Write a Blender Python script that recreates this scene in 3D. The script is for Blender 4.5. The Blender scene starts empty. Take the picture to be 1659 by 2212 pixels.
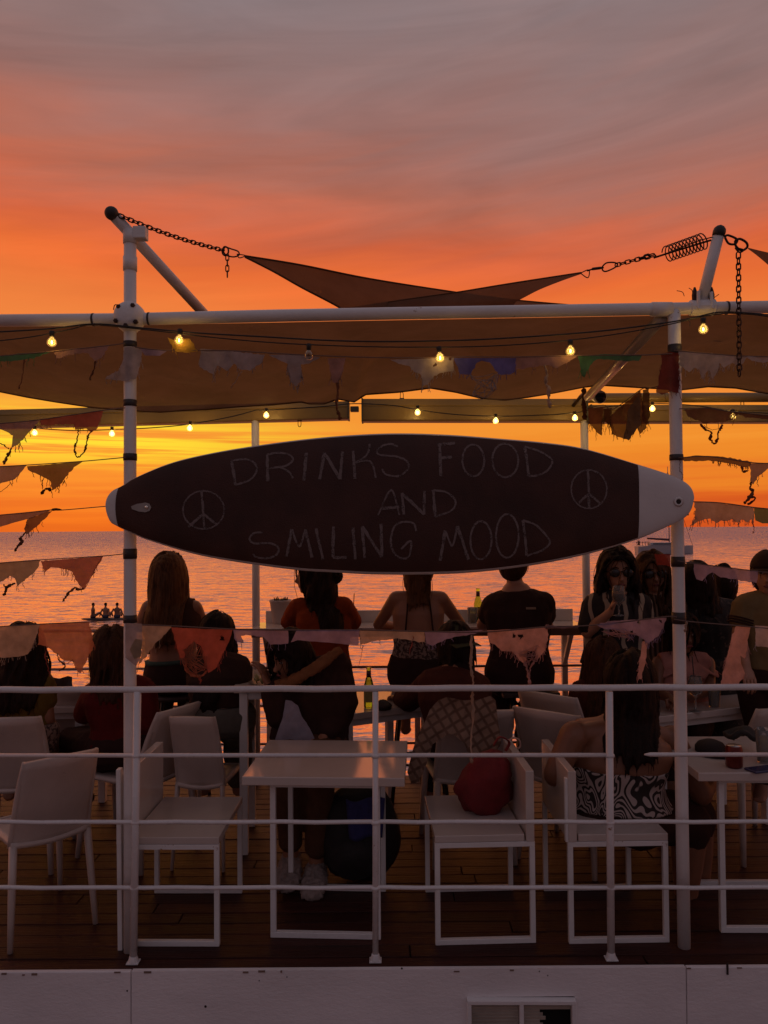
import bpy, bmesh, math, random
from mathutils import Vector, Matrix, noise as mnoise
SC = bpy.context.scene
COL = SC.collection
R = math.radians
random.seed(11)

# ------------------------------------------------------------------ camera
EYE = Vector((0.0, 0.0, 1.77))            # metres above the deck boards
IW, IH, FPX = 1659.0, 2212.0, 1661.6      # working picture units, focal length in them
PITCH = math.atan(37.2 / FPX)
ROLL = R(0.42)
FW = Vector((0, math.cos(PITCH), math.sin(PITCH)))
R0 = Vector((1, 0, 0)); U0 = Vector((0, -math.sin(PITCH), math.cos(PITCH)))
RT = R0 * math.cos(ROLL) - U0 * math.sin(ROLL)
UP = U0 * math.cos(ROLL) + R0 * math.sin(ROLL)
cam = bpy.data.cameras.new('camera'); camo = bpy.data.objects.new('camera', cam); COL.objects.link(camo)
cam.sensor_fit = 'VERTICAL'; cam.sensor_height = 36.0; cam.lens = 36.0 * FPX / IH
cam.clip_start = 0.05; cam.clip_end = 60000
mw = Matrix.Identity(4)
for i in range(3):
    mw[i][0] = RT[i]; mw[i][1] = UP[i]; mw[i][2] = -FW[i]; mw[i][3] = EYE[i]
camo.matrix_world = mw
SC.camera = camo

def ray(x, y):
    return FW * FPX + RT * (x - IW / 2) - UP * (y - IH / 2)
def P(x, y, Y):
    d = ray(x, y); return EYE + d * (Y / d.y)
def PZ(x, y, z):
    d = ray(x, y); return EYE + d * ((z - EYE.z) / d.z)

def lin(r, g, b):
    f = lambda c: c / 12.92 if c <= 0.04045 else ((c + 0.055) / 1.055) ** 2.4
    return (f(r / 255), f(g / 255), f(b / 255), 1)

# ------------------------------------------------------------------ sky
SUN_AZ, SUN_EL = R(-22), R(2.5)           # left of the view, just above the sea
world = bpy.data.worlds.new('World'); SC.world = world; world.use_nodes = True
nt = world.node_tree; nt.nodes.clear()
class G:
    """tiny node helper"""
    def __init__(s, t): s.t = t
    def n(s, typ, **kw):
        nd = s.t.nodes.new(typ)
        for k, v in kw.items():
            if k.startswith('i_'):
                key = k[2:]; nd.inputs[int(key) if key.isdigit() else key.replace('_', ' ')].default_value = v
            else: setattr(nd, k, v)
        return nd
    def l(s, a, b): s.t.links.new(a, b)
    def m(s, op, a, b=None, c=None, clamp=False):
        nd = s.t.nodes.new('ShaderNodeMath'); nd.operation = op; nd.use_clamp = clamp
        for i, v in enumerate((a, b, c)):
            if v is None: continue
            if isinstance(v, (int, float)): nd.inputs[i].default_value = v
            else: s.t.links.new(v, nd.inputs[i])
        return nd.outputs[0]
    def mix(s, fac, a, b, blend='MIX'):
        nd = s.t.nodes.new('ShaderNodeMix'); nd.data_type = 'RGBA'; nd.blend_type = blend
        for sock, v in ((nd.inputs[0], fac), (nd.inputs[6], a), (nd.inputs[7], b)):
            if isinstance(v, (int, float)): sock.default_value = v
            elif isinstance(v, tuple): sock.default_value = v
            else: s.t.links.new(v, sock)
        return nd.outputs[2]
    def ramp(s, fac, stops, interp='LINEAR'):
        nd = s.t.nodes.new('ShaderNodeValToRGB'); cr = nd.color_ramp; cr.interpolation = interp
        while len(cr.elements) > 1: cr.elements.remove(cr.elements[-1])
        cr.elements[0].position = stops[0][0]; cr.elements[0].color = stops[0][1]
        for p, c in stops[1:]:
            e = cr.elements.new(p); e.color = c
        s.t.links.new(fac, nd.inputs[0]); return nd.outputs[0]
    def smooth(s, v, a, b):
        nd = s.t.nodes.new('ShaderNodeMapRange'); nd.interpolation_type = 'SMOOTHSTEP'
        nd.inputs[1].default_value = a; nd.inputs[2].default_value = b
        s.t.links.new(v, nd.inputs[0]); return nd.outputs[0]
    def noise(s, vec, scale, detail=4, rough=.5, dist=0.0):
        nd = s.t.nodes.new('ShaderNodeTexNoise'); nd.inputs['Scale'].default_value = scale
        nd.inputs['Detail'].default_value = detail; nd.inputs['Roughness'].default_value = rough
        nd.inputs['Distortion'].default_value = dist
        if vec is not None: s.t.links.new(vec, nd.inputs['Vector'])
        return nd.outputs[0]
    def vec(s, x, y, z):
        nd = s.t.nodes.new('ShaderNodeCombineXYZ')
        for i, v in enumerate((x, y, z)):
            if isinstance(v, (int, float)): nd.inputs[i].default_value = v
            else: s.t.links.new(v, nd.inputs[i])
        return nd.outputs[0]

g = G(nt)
tc = g.n('ShaderNodeTexCoord'); sx = g.n('ShaderNodeSeparateXYZ'); g.l(tc.outputs['Generated'], sx.inputs[0])
dx, dy, dz = sx.outputs
elev = g.m('MULTIPLY', g.m('ARCSINE', dz), 180 / math.pi)            # degrees
az = g.m('MULTIPLY', g.m('ARCTAN2', dx, dy), 180 / math.pi)          # degrees, 0 = out to sea
# long thin streaks low down, broader wisps higher up
lowv = g.vec(g.m('MULTIPLY', az, .035), g.m('MULTIPLY', elev, .85), 3.1)
low = g.m('SUBTRACT', g.noise(lowv, 1.0, 5, .62, .3), .5)
finev = g.vec(g.m('MULTIPLY', az, .06), g.m('MULTIPLY', elev, 2.4), 7.7)
fine = g.m('SUBTRACT', g.noise(finev, 1.0, 4, .6), .5)
hi_a = g.m('MULTIPLY_ADD', az, .12, g.m('MULTIPLY', elev, .0))
hi_v = g.vec(g.m('MULTIPLY', az, .030), g.m('SUBTRACT', g.m('MULTIPLY', elev, .20), g.m('MULTIPLY', az, .035)), 1.7)
hi = g.m('SUBTRACT', g.noise(hi_v, 1.0, 6, .55, .5), .5)
hi2_v = g.vec(g.m('MULTIPLY', az, .055), g.m('SUBTRACT', g.m('MULTIPLY', elev, .42), g.m('MULTIPLY', az, .05)), 5.2)
hi2 = g.m('SUBTRACT', g.noise(hi2_v, 1.0, 6, .6, .6), .5)
lowmask = g.m('SUBTRACT', 1.0, g.smooth(elev, 8.0, 15.0))
himask = g.smooth(elev, 12.0, 22.0)
e2 = g.m('ADD', elev, g.m('MULTIPLY', g.m('MULTIPLY', low, lowmask), 7.0))
e2 = g.m('ADD', e2, g.m('MULTIPLY', g.m('MULTIPLY', fine, lowmask), 2.2))
e2 = g.m('ADD', e2, g.m('MULTIPLY', g.m('MULTIPLY', hi, himask), 7.5))
e2 = g.m('ADD', e2, g.m('MULTIPLY', g.m('MULTIPLY', hi2, himask), 2.5))
e2 = g.m('ADD', e2, g.m('MULTIPLY', g.m('MULTIPLY', g.m('SINE', g.m('MULTIPLY', az, math.pi / 180)), himask), 3.5))
fac = g.m('DIVIDE', g.m('ADD', e2, 10.0), 100.0, clamp=True)
def E(d): return (d + 10.0) / 100.0
west = g.ramp(fac, [
    (E(-8), lin(196, 74, 30)), (E(0), lin(214, 82, 30)), (E(1.6), lin(226, 96, 30)), (E(3.2), lin(240, 126, 36)),
    (E(5.0), lin(244, 138, 36)), (E(7.5), lin(250, 150, 44)), (E(10.5), lin(249, 143, 52)), (E(14.5), lin(246, 131, 58)),
    (E(17.5), lin(243, 112, 50)), (E(20.0), lin(220, 102, 62)), (E(23.4), lin(184, 107, 86)), (E(27.0), lin(160, 113, 105)),
    (E(31), lin(149, 118, 115)), (E(36), lin(140, 122, 124)), (E(50), lin(128, 120, 128)), (E(90), lin(112, 112, 126))])
# yellow slit of clear sky low on the sun's side
daz = g.m('SUBTRACT', az, math.degrees(SUN_AZ))
near_sun = g.m('SUBTRACT', 1.0, g.smooth(g.m('ABSOLUTE', daz), 3.0, 24.0))
slit = g.m('MULTIPLY', g.smooth(elev, 3.5, 6.3), g.m('SUBTRACT', 1.0, g.smooth(elev, 6.6, 10.0)))
slit = g.m('MULTIPLY', g.m('MULTIPLY', slit, near_sun), g.smooth(g.m('ADD', low, fine), -.12, .12))
west = g.mix(g.m('MULTIPLY', slit, .95), west, lin(255, 226, 46))
# the sky behind the viewer: dusk mauve, no glow
east = g.ramp(fac, [(E(-8), lin(70, 58, 62)), (E(2), lin(102, 85, 92)), (E(12), lin(122, 102, 110)), (E(30), lin(124, 112, 122)),
                    (E(90), lin(112, 112, 126))])
back = g.smooth(g.m('ABSOLUTE', az), 48.0, 125.0)
wisp_v = g.vec(g.m('MULTIPLY', az, .045), g.m('SUBTRACT', g.m('MULTIPLY', elev, .30), g.m('MULTIPLY', az, .022)), 9.3)
wisp = g.noise(wisp_v, 1.0, 4, .55, .8)
wisp2 = g.noise(g.vec(g.m('MULTIPLY', az, .11), g.m('SUBTRACT', g.m('MULTIPLY', elev, 1.5), g.m('MULTIPLY', az, .09)), 2.3), 1.0, 6, .6, .5)
shade = g.m('MULTIPLY', g.m('SUBTRACT', g.m('ADD', g.m('MULTIPLY', wisp, .85), g.m('MULTIPLY', wisp2, .15)), .5), .75)
lift = g.m('MULTIPLY_ADD', g.m('MULTIPLY', shade, himask), 1.0, 1.0)
west = g.mix(1.0, west, g.vec(lift, lift, lift), 'MULTIPLY')
cloud = g.mix(back, west, east)
sky = g.n('ShaderNodeTexSky'); sky.sky_type = 'NISHITA'; sky.sun_disc = False
sky.sun_elevation = SUN_EL; sky.sun_rotation = SUN_AZ
air = g.mix(1.0, sky.outputs[0], (.06, .06, .06, 1), 'MULTIPLY')
final = g.mix(.93, air, cloud)
bg = g.n('ShaderNodeBackground', i_Strength=1.0); g.l(final, bg.inputs[0])
wo = g.n('ShaderNodeOutputWorld'); g.l(bg.outputs[0], wo.inputs[0])

# ------------------------------------------------------------------ sun: low, veiled by cloud
sl = bpy.data.lights.new('sun', 'SUN'); so = bpy.data.objects.new('sun', sl); COL.objects.link(so)
sl.energy = 0.45; sl.angle = R(110); sl.color = (1.0, .45, .22)
sdir = Vector((math.sin(SUN_AZ) * math.cos(SUN_EL), math.cos(SUN_AZ) * math.cos(SUN_EL), math.sin(SUN_EL)))
so.rotation_euler = sdir.to_track_quat('Z', 'Y').to_euler()
so.location = (-20, 40, 12)

SC.render.engine = 'CYCLES'
SC.view_settings.view_transform = 'Standard'; SC.view_settings.look = 'None'
SC.view_settings.exposure = 0.0; SC.view_settings.gamma = 1.0; SC.view_settings.use_curve_mapping = False
SC.cycles.use_denoising = True; SC.cycles.max_bounces = 8; SC.cycles.transparent_max_bounces = 16
SC.cycles.caustics_reflective = False; SC.cycles.caustics_refractive = False
SC.cycles.sample_clamp_indirect = 6.0
# ------------------------------------------------------------------ materials
MATS = {}
def pm(name, col, rough=.5, var=.12, vscale=6.0, bump=0.0, bscale=150.0, spec=.5, metal=0.0, trans=0.0, stretch=None,
       col2=None, wear=None, clear=0.0):
    """principled paint / cloth / skin with a little uneven colour and relief"""
    if name in MATS: return MATS[name]
    m = bpy.data.materials.new(name); m.use_nodes = True; t = m.node_tree; t.nodes.clear(); g = G(t)
    tc = g.n('ShaderNodeTexCoord'); vec = tc.outputs['Object']
    if stretch:
        mp = g.n('ShaderNodeMapping'); mp.inputs['Scale'].default_value = stretch; g.l(vec, mp.inputs[0]); vec = mp.outputs[0]
    c = tuple(col) + (1,)
    n1 = g.noise(vec, vscale, 5, .6)
    lo = tuple(max(0, v * (1 - var)) for v in col) + (1,); hi = tuple(min(1, v * (1 + var)) for v in (col2 or col)) + (1,)
    base = g.ramp(n1, [(.32, lo), (.68, hi)])
    if wear:
        n2 = g.noise(vec, wear[1], 6, .7); base = g.mix(g.smooth(n2, wear[2], wear[2] + .05), base, tuple(wear[0]) + (1,))
    b = g.n('ShaderNodeBsdfPrincipled'); g.l(base, b.inputs['Base Color'])
    b.inputs['Metallic'].default_value = metal; b.inputs['Specular IOR Level'].default_value = spec
    g.l(g.m('MULTIPLY_ADD', n1, .2, rough - .1, clamp=True), b.inputs['Roughness'])
    if bump:
        bn = g.n('ShaderNodeBump', i_Strength=bump, i_Distance=.01); g.l(g.noise(vec, bscale, 4, .6), bn.inputs['Height'])
        g.l(bn.outputs[0], b.inputs['Normal'])
    sh = b.outputs[0]
    if trans:
        tr = g.n('ShaderNodeBsdfTranslucent'); g.l(base, tr.inputs[0]); mx = g.n('ShaderNodeMixShader', i_0=trans)
        g.l(sh, mx.inputs[1]); g.l(tr.outputs[0], mx.inputs[2]); sh = mx.outputs[0]
    if clear:      # open weave: part of the light goes straight through
        tp = g.n('ShaderNodeBsdfTransparent'); mx = g.n('ShaderNodeMixShader', i_0=clear); g.l(sh, mx.inputs[1]); g.l(tp.outputs[0], mx.inputs[2]); sh = mx.outputs[0]
    o = g.n('ShaderNodeOutputMaterial'); g.l(sh, o.inputs[0])
    MATS[name] = m; return m
def bsdf(m): return next(n for n in m.node_tree.nodes if n.type == 'BSDF_PRINCIPLED')

# ------------------------------------------------------------------ objects
def put(o, label=None, cat=None, group=None, kind=None):
    if label: o['label'] = label
    if cat: o['category'] = cat
    if group: o['group'] = group
    if kind: o['kind'] = kind
    return o
def thing(name, label, cat, loc=(0, 0, 0), group=None):
    o = bpy.data.objects.new(name, None); COL.objects.link(o); o.location = loc; o.empty_display_size = .1
    return put(o, label, cat, group)
def wloc(o):
    v = Vector((0, 0, 0))
    while o is not None: v = v + Vector(o.location); o = o.parent
    return v
def copy_tree(o, parent=None):
    c = o.copy(); COL.objects.link(c); c.parent = parent
    for ch in [x for x in o.children]: copy_tree(ch, c)
    return c
def frame_of(d):
    d = d.normalized(); a = Vector((0, 0, 1)) if abs(d.z) < .9 else Vector((1, 0, 0))
    u = d.cross(a).normalized(); return u, u.cross(d).normalized()

class MB:
    def __init__(s): s.v = []; s.f = []; s.mi = []; s.cur = 0
    def add(s, vs, fs):
        b = len(s.v); s.v += [Vector(v) for v in vs]; s.f += [tuple(i + b for i in f) for f in fs]; s.mi += [s.cur] * len(fs)
        return s
    def box(s, c, d, rot=None):
        c = Vector(c); hx, hy, hz = [k / 2 for k in d]
        vs = [Vector((a * hx, b * hy, e * hz)) for a in (-1, 1) for b in (-1, 1) for e in (-1, 1)]
        if rot is not None: vs = [rot @ v for v in vs]
        return s.add([v + c for v in vs], [(0, 1, 3, 2), (4, 6, 7, 5), (0, 4, 5, 1), (2, 3, 7, 6), (0, 2, 6, 4), (1, 5, 7, 3)])
    def bar(s, a, b, w, h, up=None):
        """box from a to b, w across, h along 'up'"""
        a = Vector(a); b = Vector(b); d = (b - a)
        upv = Vector(up) if up is not None else (Vector((0, 0, 1)) if abs(d.normalized().z) < .9 else Vector((0, 1, 0)))
        u = d.cross(upv).normalized() * (w / 2); v = u.cross(d).normalized() * (h / 2)
        vs = [p + i * u + j * v for p in (a, b) for i, j in ((-1, -1), (1, -1), (1, 1), (-1, 1))]
        return s.add(vs, [(3, 2, 1, 0), (4, 5, 6, 7), (0, 1, 5, 4), (1, 2, 6, 5), (2, 3, 7, 6), (3, 0, 4, 7)])
    def tube(s, pts, rad, n=8, caps=True, flat=1.0, lat=None):
        """swept tube; rad a number or list; flat squashes across 'lat' (sections follow lat when given)"""
        pts = [Vector(p) for p in pts]
        if not isinstance(rad, (list, tuple)): rad = [rad] * len(pts)
        b = len(s.v); k = len(pts); u0 = None
        for i, p in enumerate(pts):
            d = (pts[min(i + 1, k - 1)] - pts[max(i - 1, 0)])
            if d.length < 1e-9: d = Vector((0, 0, 1))
            d.normalize()
            if lat is not None:
                u = (Vector(lat) - d * Vector(lat).dot(d)).normalized(); v = d.cross(u)
            elif u0 is None: u = frame_of(d)[0]; v = d.cross(u)
            else:
                u = (u0 - d * u0.dot(d)).normalized(); v = d.cross(u)
            u0 = u
            r = rad[i]; rx, ry = (r if isinstance(r, (tuple, list)) else (r, r * flat))
            for j in range(n):
                a = 2 * math.pi * j / n
                s.v.append(p + u * (math.cos(a) * rx) + v * (math.sin(a) * ry))
        for i in range(k - 1):
            for j in range(n):
                q = (b + i * n + j, b + i * n + (j + 1) % n, b + (i + 1) * n + (j + 1) % n, b + (i + 1) * n + j)
                s.f.append(q); s.mi.append(s.cur)
        if caps:
            s.f.append(tuple(b + j for j in reversed(range(n)))); s.mi.append(s.cur)
            s.f.append(tuple(b + (k - 1) * n + j for j in range(n))); s.mi.append(s.cur)
        return s
    def ball(s, c, r, nu=14, nv=9, rot=None):
        c = Vector(c); r = Vector(r) if not isinstance(r, (int, float)) else Vector((r, r, r))
        vs = []
        for i in range(1, nv):
            th = math.pi * i / nv
            for j in range(nu):
                ph = 2 * math.pi * j / nu
                v = Vector((r.x * math.sin(th) * math.cos(ph), r.y * math.sin(th) * math.sin(ph), r.z * math.cos(th)))
                vs.append(v)
        vs += [Vector((0, 0, r.z)), Vector((0, 0, -r.z))]
        if rot is not None: vs = [rot @ v for v in vs]
        fs = []
        for i in range(nv - 2):
            for j in range(nu):
                fs.append((i * nu + j, (i + 1) * nu + j, (i + 1) * nu + (j + 1) % nu, i * nu + (j + 1) % nu))
        t = (nv - 1) * nu
        for j in range(nu):
            fs.append((t, j, (j + 1) % nu)); fs.append((t + 1, (nv - 2) * nu + (j + 1) % nu, (nv - 2) * nu + j))
        return s.add([v + c for v in vs], fs)
    def lathe(s, prof, c, n=20, axis=(0, 0, 1), close=True):
        """prof: list of (radius, height)"""
        c = Vector(c); ax = Vector(axis).normalized(); u, v = frame_of(ax); b = len(s.v)
        for r, h in prof:
            for j in range(n):
                a = 2 * math.pi * j / n
                s.v.append(c + ax * h + u * (r * math.cos(a)) + v * (r * math.sin(a)))
        for i in range(len(prof) - 1):
            for j in range(n):
                s.f.append((b + i * n + (j + 1) % n, b + i * n + j, b + (i + 1) * n + j, b + (i + 1) * n + (j + 1) % n)); s.mi.append(s.cur)
        if close:
            s.f.append(tuple(b + j for j in range(n))); s.mi.append(s.cur)
            s.f.append(tuple(b + (len(prof) - 1) * n + j for j in reversed(range(n)))); s.mi.append(s.cur)
        return s
    def grid(s, fn, nu, nv):
        """fn(u,v)->point"""
        b = len(s.v)
        for i in range(nu + 1):
            for j in range(nv + 1): s.v.append(Vector(fn(i / nu, j / nv)))
        for i in range(nu):
            for j in range(nv):
                a = b + i * (nv + 1) + j; s.f.append((a, a + nv + 1, a + nv + 2, a + 1)); s.mi.append(s.cur)
        return s
    def build(s, name, mat, parent=None, smooth=False, bevel=0.0, solid=0.0, fix=True, **tags):
        me = bpy.data.meshes.new(name); off = wloc(parent) if parent is not None else Vector((0, 0, 0))
        me.from_pydata([v - off for v in s.v], [], s.f)
        mats = mat if isinstance(mat, (list, tuple)) else [mat]
        for m in mats: me.materials.append(m)
        if len(mats) > 1: me.polygons.foreach_set('material_index', s.mi)
        if fix:
            bm = bmesh.new(); bm.from_mesh(me); bmesh.ops.recalc_face_normals(bm, faces=bm.faces); bm.to_mesh(me); bm.free()
        if smooth: me.polygons.foreach_set('use_smooth', [True] * len(me.polygons))
        me.update()
        o = bpy.data.objects.new(name, me); COL.objects.link(o); o.parent = parent
        if solid:
            md = o.modifiers.new('thickness', 'SOLIDIFY'); md.thickness = solid; md.offset = 0
        if bevel:
            md = o.modifiers.new('bevel', 'BEVEL'); md.width = bevel; md.segments = 2; md.limit_method = 'ANGLE'
        return put(o, **tags)

def lerp(a, b, t): return a + (b - a) * t
def spline(pts, n):
    """catmull-rom through pts"""
    pts = [Vector(p) for p in pts]; out = []
    for i in range(len(pts) - 1):
        p0 = pts[max(i - 1, 0)]; p1 = pts[i]; p2 = pts[i + 1]; p3 = pts[min(i + 2, len(pts) - 1)]
        for k in range(n):
            t = k / n
            out.append(.5 * ((2 * p1) + (p2 - p0) * t + (2 * p0 - 5 * p1 + 4 * p2 - p3) * t * t + (3 * p1 - p0 - 3 * p2 + p3) * t ** 3))
    out.append(pts[-1]); return out

WHITE = pm('white_paint', (.74, .72, .70), .42, .05, 5, bump=.25, bscale=60, wear=((.30, .18, .11), 10, .66))
WHITE_RAIL = pm('white_rail_paint', (.70, .68, .67), .27, .05, 7, bump=.2, bscale=80, wear=((.30, .17, .10), 16, .655))
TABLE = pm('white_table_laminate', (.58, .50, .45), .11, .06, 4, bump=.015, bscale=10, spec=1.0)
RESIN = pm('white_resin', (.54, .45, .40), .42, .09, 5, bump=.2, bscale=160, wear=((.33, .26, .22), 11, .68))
BLACKM = pm('dark_rusty_metal', (.045, .022, .016), .6, .4, 40, metal=.5)
# ------------------------------------------------------------------ sea
SEA = -3.4
def water_mat():
    m = bpy.data.materials.new('sea_water'); m.use_nodes = True; t = m.node_tree; t.nodes.clear(); g = G(t)
    geo = g.n('ShaderNodeNewGeometry'); sp = g.n('ShaderNodeSeparateXYZ'); g.l(geo.outputs['Position'], sp.inputs[0])
    X, Y = sp.outputs[0], sp.outputs[1]
    def slope(sx_, sy_, w, ax, ay, d=3):
        nd = g.n('ShaderNodeTexNoise'); nd.inputs['Scale'].default_value = 1.0; nd.inputs['Detail'].default_value = d
        nd.inputs['Roughness'].default_value = .55; nd.inputs['Distortion'].default_value = .5
        g.l(g.vec(g.m('MULTIPLY', X, sx_), g.m('MULTIPLY', Y, sy_), w), nd.inputs['Vector'])
        v1 = g.n('ShaderNodeVectorMath', operation='SUBTRACT'); g.l(nd.outputs['Color'], v1.inputs[0]); v1.inputs[1].default_value = (.5, .5, .5)
        v2 = g.n('ShaderNodeVectorMath', operation='MULTIPLY'); g.l(v1.outputs[0], v2.inputs[0]); v2.inputs[1].default_value = (ax, ay, 0)
        return v2.outputs[0]
    def vadd(a, b):
        v = g.n('ShaderNodeVectorMath', operation='ADD'); g.l(a, v.inputs[0])
        if isinstance(b, tuple): v.inputs[1].default_value = b
        else: g.l(b, v.inputs[1])
        return v.outputs[0]
    nrm = vadd(slope(.07, .26, 1.0, .14, .30), slope(.55, 2.4, 2.0, .8, 2.3))
    nrm = vadd(nrm, slope(2.2, 8.0, 3.0, .8, 1.7, 4))
    nrm = vadd(nrm, slope(4.5, 9.0, 4.0, .25, .45, 3))
    # sheltered near the shore, choppier and steeper to landward farther out
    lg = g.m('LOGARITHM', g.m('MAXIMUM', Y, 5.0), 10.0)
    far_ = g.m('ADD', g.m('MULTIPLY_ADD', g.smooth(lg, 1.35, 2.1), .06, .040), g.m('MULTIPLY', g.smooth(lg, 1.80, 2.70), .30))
    amp = g.m('MULTIPLY_ADD', g.smooth(lg, 1.3, 2.3), .10, 1.05)
    sc = g.n('ShaderNodeVectorMath', operation='SCALE'); g.l(nrm, sc.inputs[0]); g.l(amp, sc.inputs['Scale']); nrm = sc.outputs[0]
    nrm = vadd(nrm, g.vec(0.0, g.m('MULTIPLY', far_, -1.0), 1.0))
    bp = g.n('ShaderNodeVectorMath', operation='NORMALIZE'); g.l(nrm, bp.inputs[0])
    b = g.n('ShaderNodeBsdfPrincipled'); b.inputs['Base Color'].default_value = (.84, .55, .46, 1); b.inputs['Metallic'].default_value = .62
    b.inputs['Roughness'].default_value = .06; b.inputs['IOR'].default_value = 1.5; b.inputs['Specular IOR Level'].default_value = .5
    g.l(g.mix(g.smooth(lg, 1.75, 2.65), (.86, .53, .43, 1), (.47, .33, .40, 1)), b.inputs['Base Color'])     # dimmer reflected light towards the horizon, painted into the base colour
    g.l(bp.outputs[0], b.inputs['Normal'])
    o = g.n('ShaderNodeOutputMaterial'); g.l(b.outputs[0], o.inputs[0]); return m
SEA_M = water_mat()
mb = MB()
# rings of growing cells so that the sheet reaches the horizon
ys = [-30, 6, 9, 14, 20, 30, 45, 70, 110, 180, 300, 600, 1500, 5000, 15000, 40000]
xs = [-40000, -8000, -1500, -300, -100, -40, -15, 0, 15, 40, 100, 300, 1500, 8000, 40000]
mb.add([(x, y, SEA) for y in ys for x in xs],
       [(j * len(xs) + i, j * len(xs) + i + 1, (j + 1) * len(xs) + i + 1, (j + 1) * len(xs) + i) for j in range(len(ys) - 1) for i in range(len(xs) - 1)])
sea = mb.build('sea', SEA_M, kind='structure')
# the shore the viewer stands on (never in frame, but it shades the wall from below)
SAND = pm('sand', (.22, .17, .13), .9, .25, 3, bump=.4, bscale=30)
mb = MB(); mb.grid(lambda u, v: (-30 + 60 * u, -30 + 32.0 * v, .12 - .25 * v), 12, 6)
mb.build('ground', SAND, kind='structure')

# ------------------------------------------------------------------ deck of boards
DECK_F, DECK_B = 3.133, 5.62
def deck_mat(k):
    c = [(.046, .0135, .010), (.038, .011, .008), (.054, .016, .012)][k]
    return pm('deck_board_%d' % k, c, .50, .35, 3, bump=.5, bscale=9, stretch=(.8, 14, 14), wear=((.035, .013, .009), 5, .62), spec=.22)
DM = [deck_mat(k) for k in range(3)]
JOIST = pm('joist_timber', (.05, .03, .02), .8)
deck = MB().box((0, (DECK_F + .06 + DECK_B) / 2, -.10), (7.6, DECK_B - DECK_F - .08, .12)).build('deck', JOIST, kind='structure')
rnd = random.Random(3)
bw = .094; nrow = int((DECK_B - DECK_F) / bw)
plank_me = {}
for r in range(nrow):
    y = DECK_F + bw * (r + .5); x = -3.8 + rnd.uniform(-1.5, 0)
    while x < 3.8:
        L = rnd.choice((1.8, 2.4, 3.0)); k = rnd.randrange(3)
        if (L, k) not in plank_me:
            q = MB(); q.box((0, 0, 0), (L - .005, bw - .0045, .03)); o = q.build('plank', DM[k], deck, bevel=.002)
            o.data = o.data; plank_me[(L, k)] = o.data; first = o
        else:
            first = bpy.data.objects.new('plank', plank_me[(L, k)]); COL.objects.link(first); first.parent = deck
            md = first.modifiers.new('bevel', 'BEVEL'); md.width = .002; md.segments = 1
        first.location = (x + L / 2, y, -.016 + rnd.uniform(-.0015, .0015)); first.rotation_euler = (rnd.uniform(-.006, .006), 0, 0)
        x += L
# narrow timber blocking under the deck edge at the back and piles to the water
for i, x in enumerate((-2.6, -.9, .9, 2.6)):
    MB().tube([(x, DECK_B - .3, -.17), (x, DECK_B - .3, SEA - 1)], .11, 12).build('pile', JOIST, deck, smooth=True)

# ------------------------------------------------------------------ white wall under the deck edge
WALLM = pm('white_wall_paint', (.78, .74, .73), .7, .10, 2.2, bump=.25, bscale=60, wear=((.26, .19, .17), 16, .76), stretch=(.7, 1, 1.6))
wall = thing('terrace_wall', 'white painted wall below the front edge of the wooden deck', 'wall', (0, 3.12, -1.2))
zt = .013
seams = [-3.8, P(283, 2140, 3.11).x, P(1483, 2140, 3.11).x, 3.8]
vx0, vx1 = P(1008, 2180, 3.11).x, P(1242, 2180, 3.11).x; vz1 = P(1120, 2153, 3.11).z; vz0 = vz1 - .20
for i in range(3):
    x0, x1 = seams[i] + .002, seams[i + 1] - .002
    if i != 1:
        mb = MB(); nx = 24
        mb.box(((x0 + x1) / 2, 3.12, (zt - 1.2) / 2), (x1 - x0, .02, 1.2 + zt)); mb.build('panel', WALLM, wall, bevel=.004)
    else:
        mb = MB()
        for (a, b, c, d) in ((x0, vx0, -1.2, zt), (vx1, x1, -1.2, zt), (vx0, vx1, vz1, zt), (vx0, vx1, -1.2, vz0)):
            mb.box(((a + b) / 2, 3.12, (c + d) / 2), (b - a, .02, d - c))
        mb.build('panel', WALLM, wall)
# chipped plaster lip along the top
rnd = random.Random(8)
for i in range(14):
    x = rnd.uniform(-1.75, 1.75); w = rnd.uniform(.004, .03)
    MB().box((x, 3.109, zt - rnd.uniform(.002, .010)), (w, .004, rnd.uniform(.003, .008))).build('chip', pm('bare_plaster', (.20, .13, .10), .9), wall)
MB().box((P(1571, 2098, 3.11).x, 3.108, P(1571, 2092, 3.11).z), (.007, .006, .045)).build('crack', pm('crack_dark', (.03, .02, .018), .9), wall)
for (x, y, r) in ((444, 2174, .006), (275, 2140, .004), (560, 2118, .003), (1183, 2107, .003), (1165, 2098, .003), (868, 2092, .004), (620, 2110, .003)):
    MB().ball(P(x, y, 3.111), (r, .003, r), 8, 5).build('pockmark', MATS['crack_dark'], wall)
# vent with broken louvres
vent = thing('wall_vent', 'white framed louvred vent with a broken corner in the wall', 'vent', ((vx0 + vx1) / 2, 3.10, vz0))
fr = MB(); y = 3.099; t = .017
fr.bar((vx0, y, vz1 - t / 2), (vx1, y, vz1 - t / 2 - .004), .03, t); fr.bar((vx0, y, vz0 + t / 2), (vx1, y, vz0 + t / 2), .03, t)
for x in (vx0 + t / 2, vx0 + (vx1 - vx0) * .50, vx1 - t / 2): fr.bar((x, y + .001, vz0), (x, y + .001, vz1 - t), t, .03)
fr.build('frame', WHITE, vent, bevel=.003)
MB().box(((vx0 + vx1) / 2, 3.165, (vz0 + vz1) / 2), (vx1 - vx0 - .004, .004, vz1 - vz0 - .004)).build('cavity', pm('vent_dark', (.006, .005, .005), .9), vent)
SLAT = pm('slat_dusty', (.40, .35, .29), .7, .2)
n = 13
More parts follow.
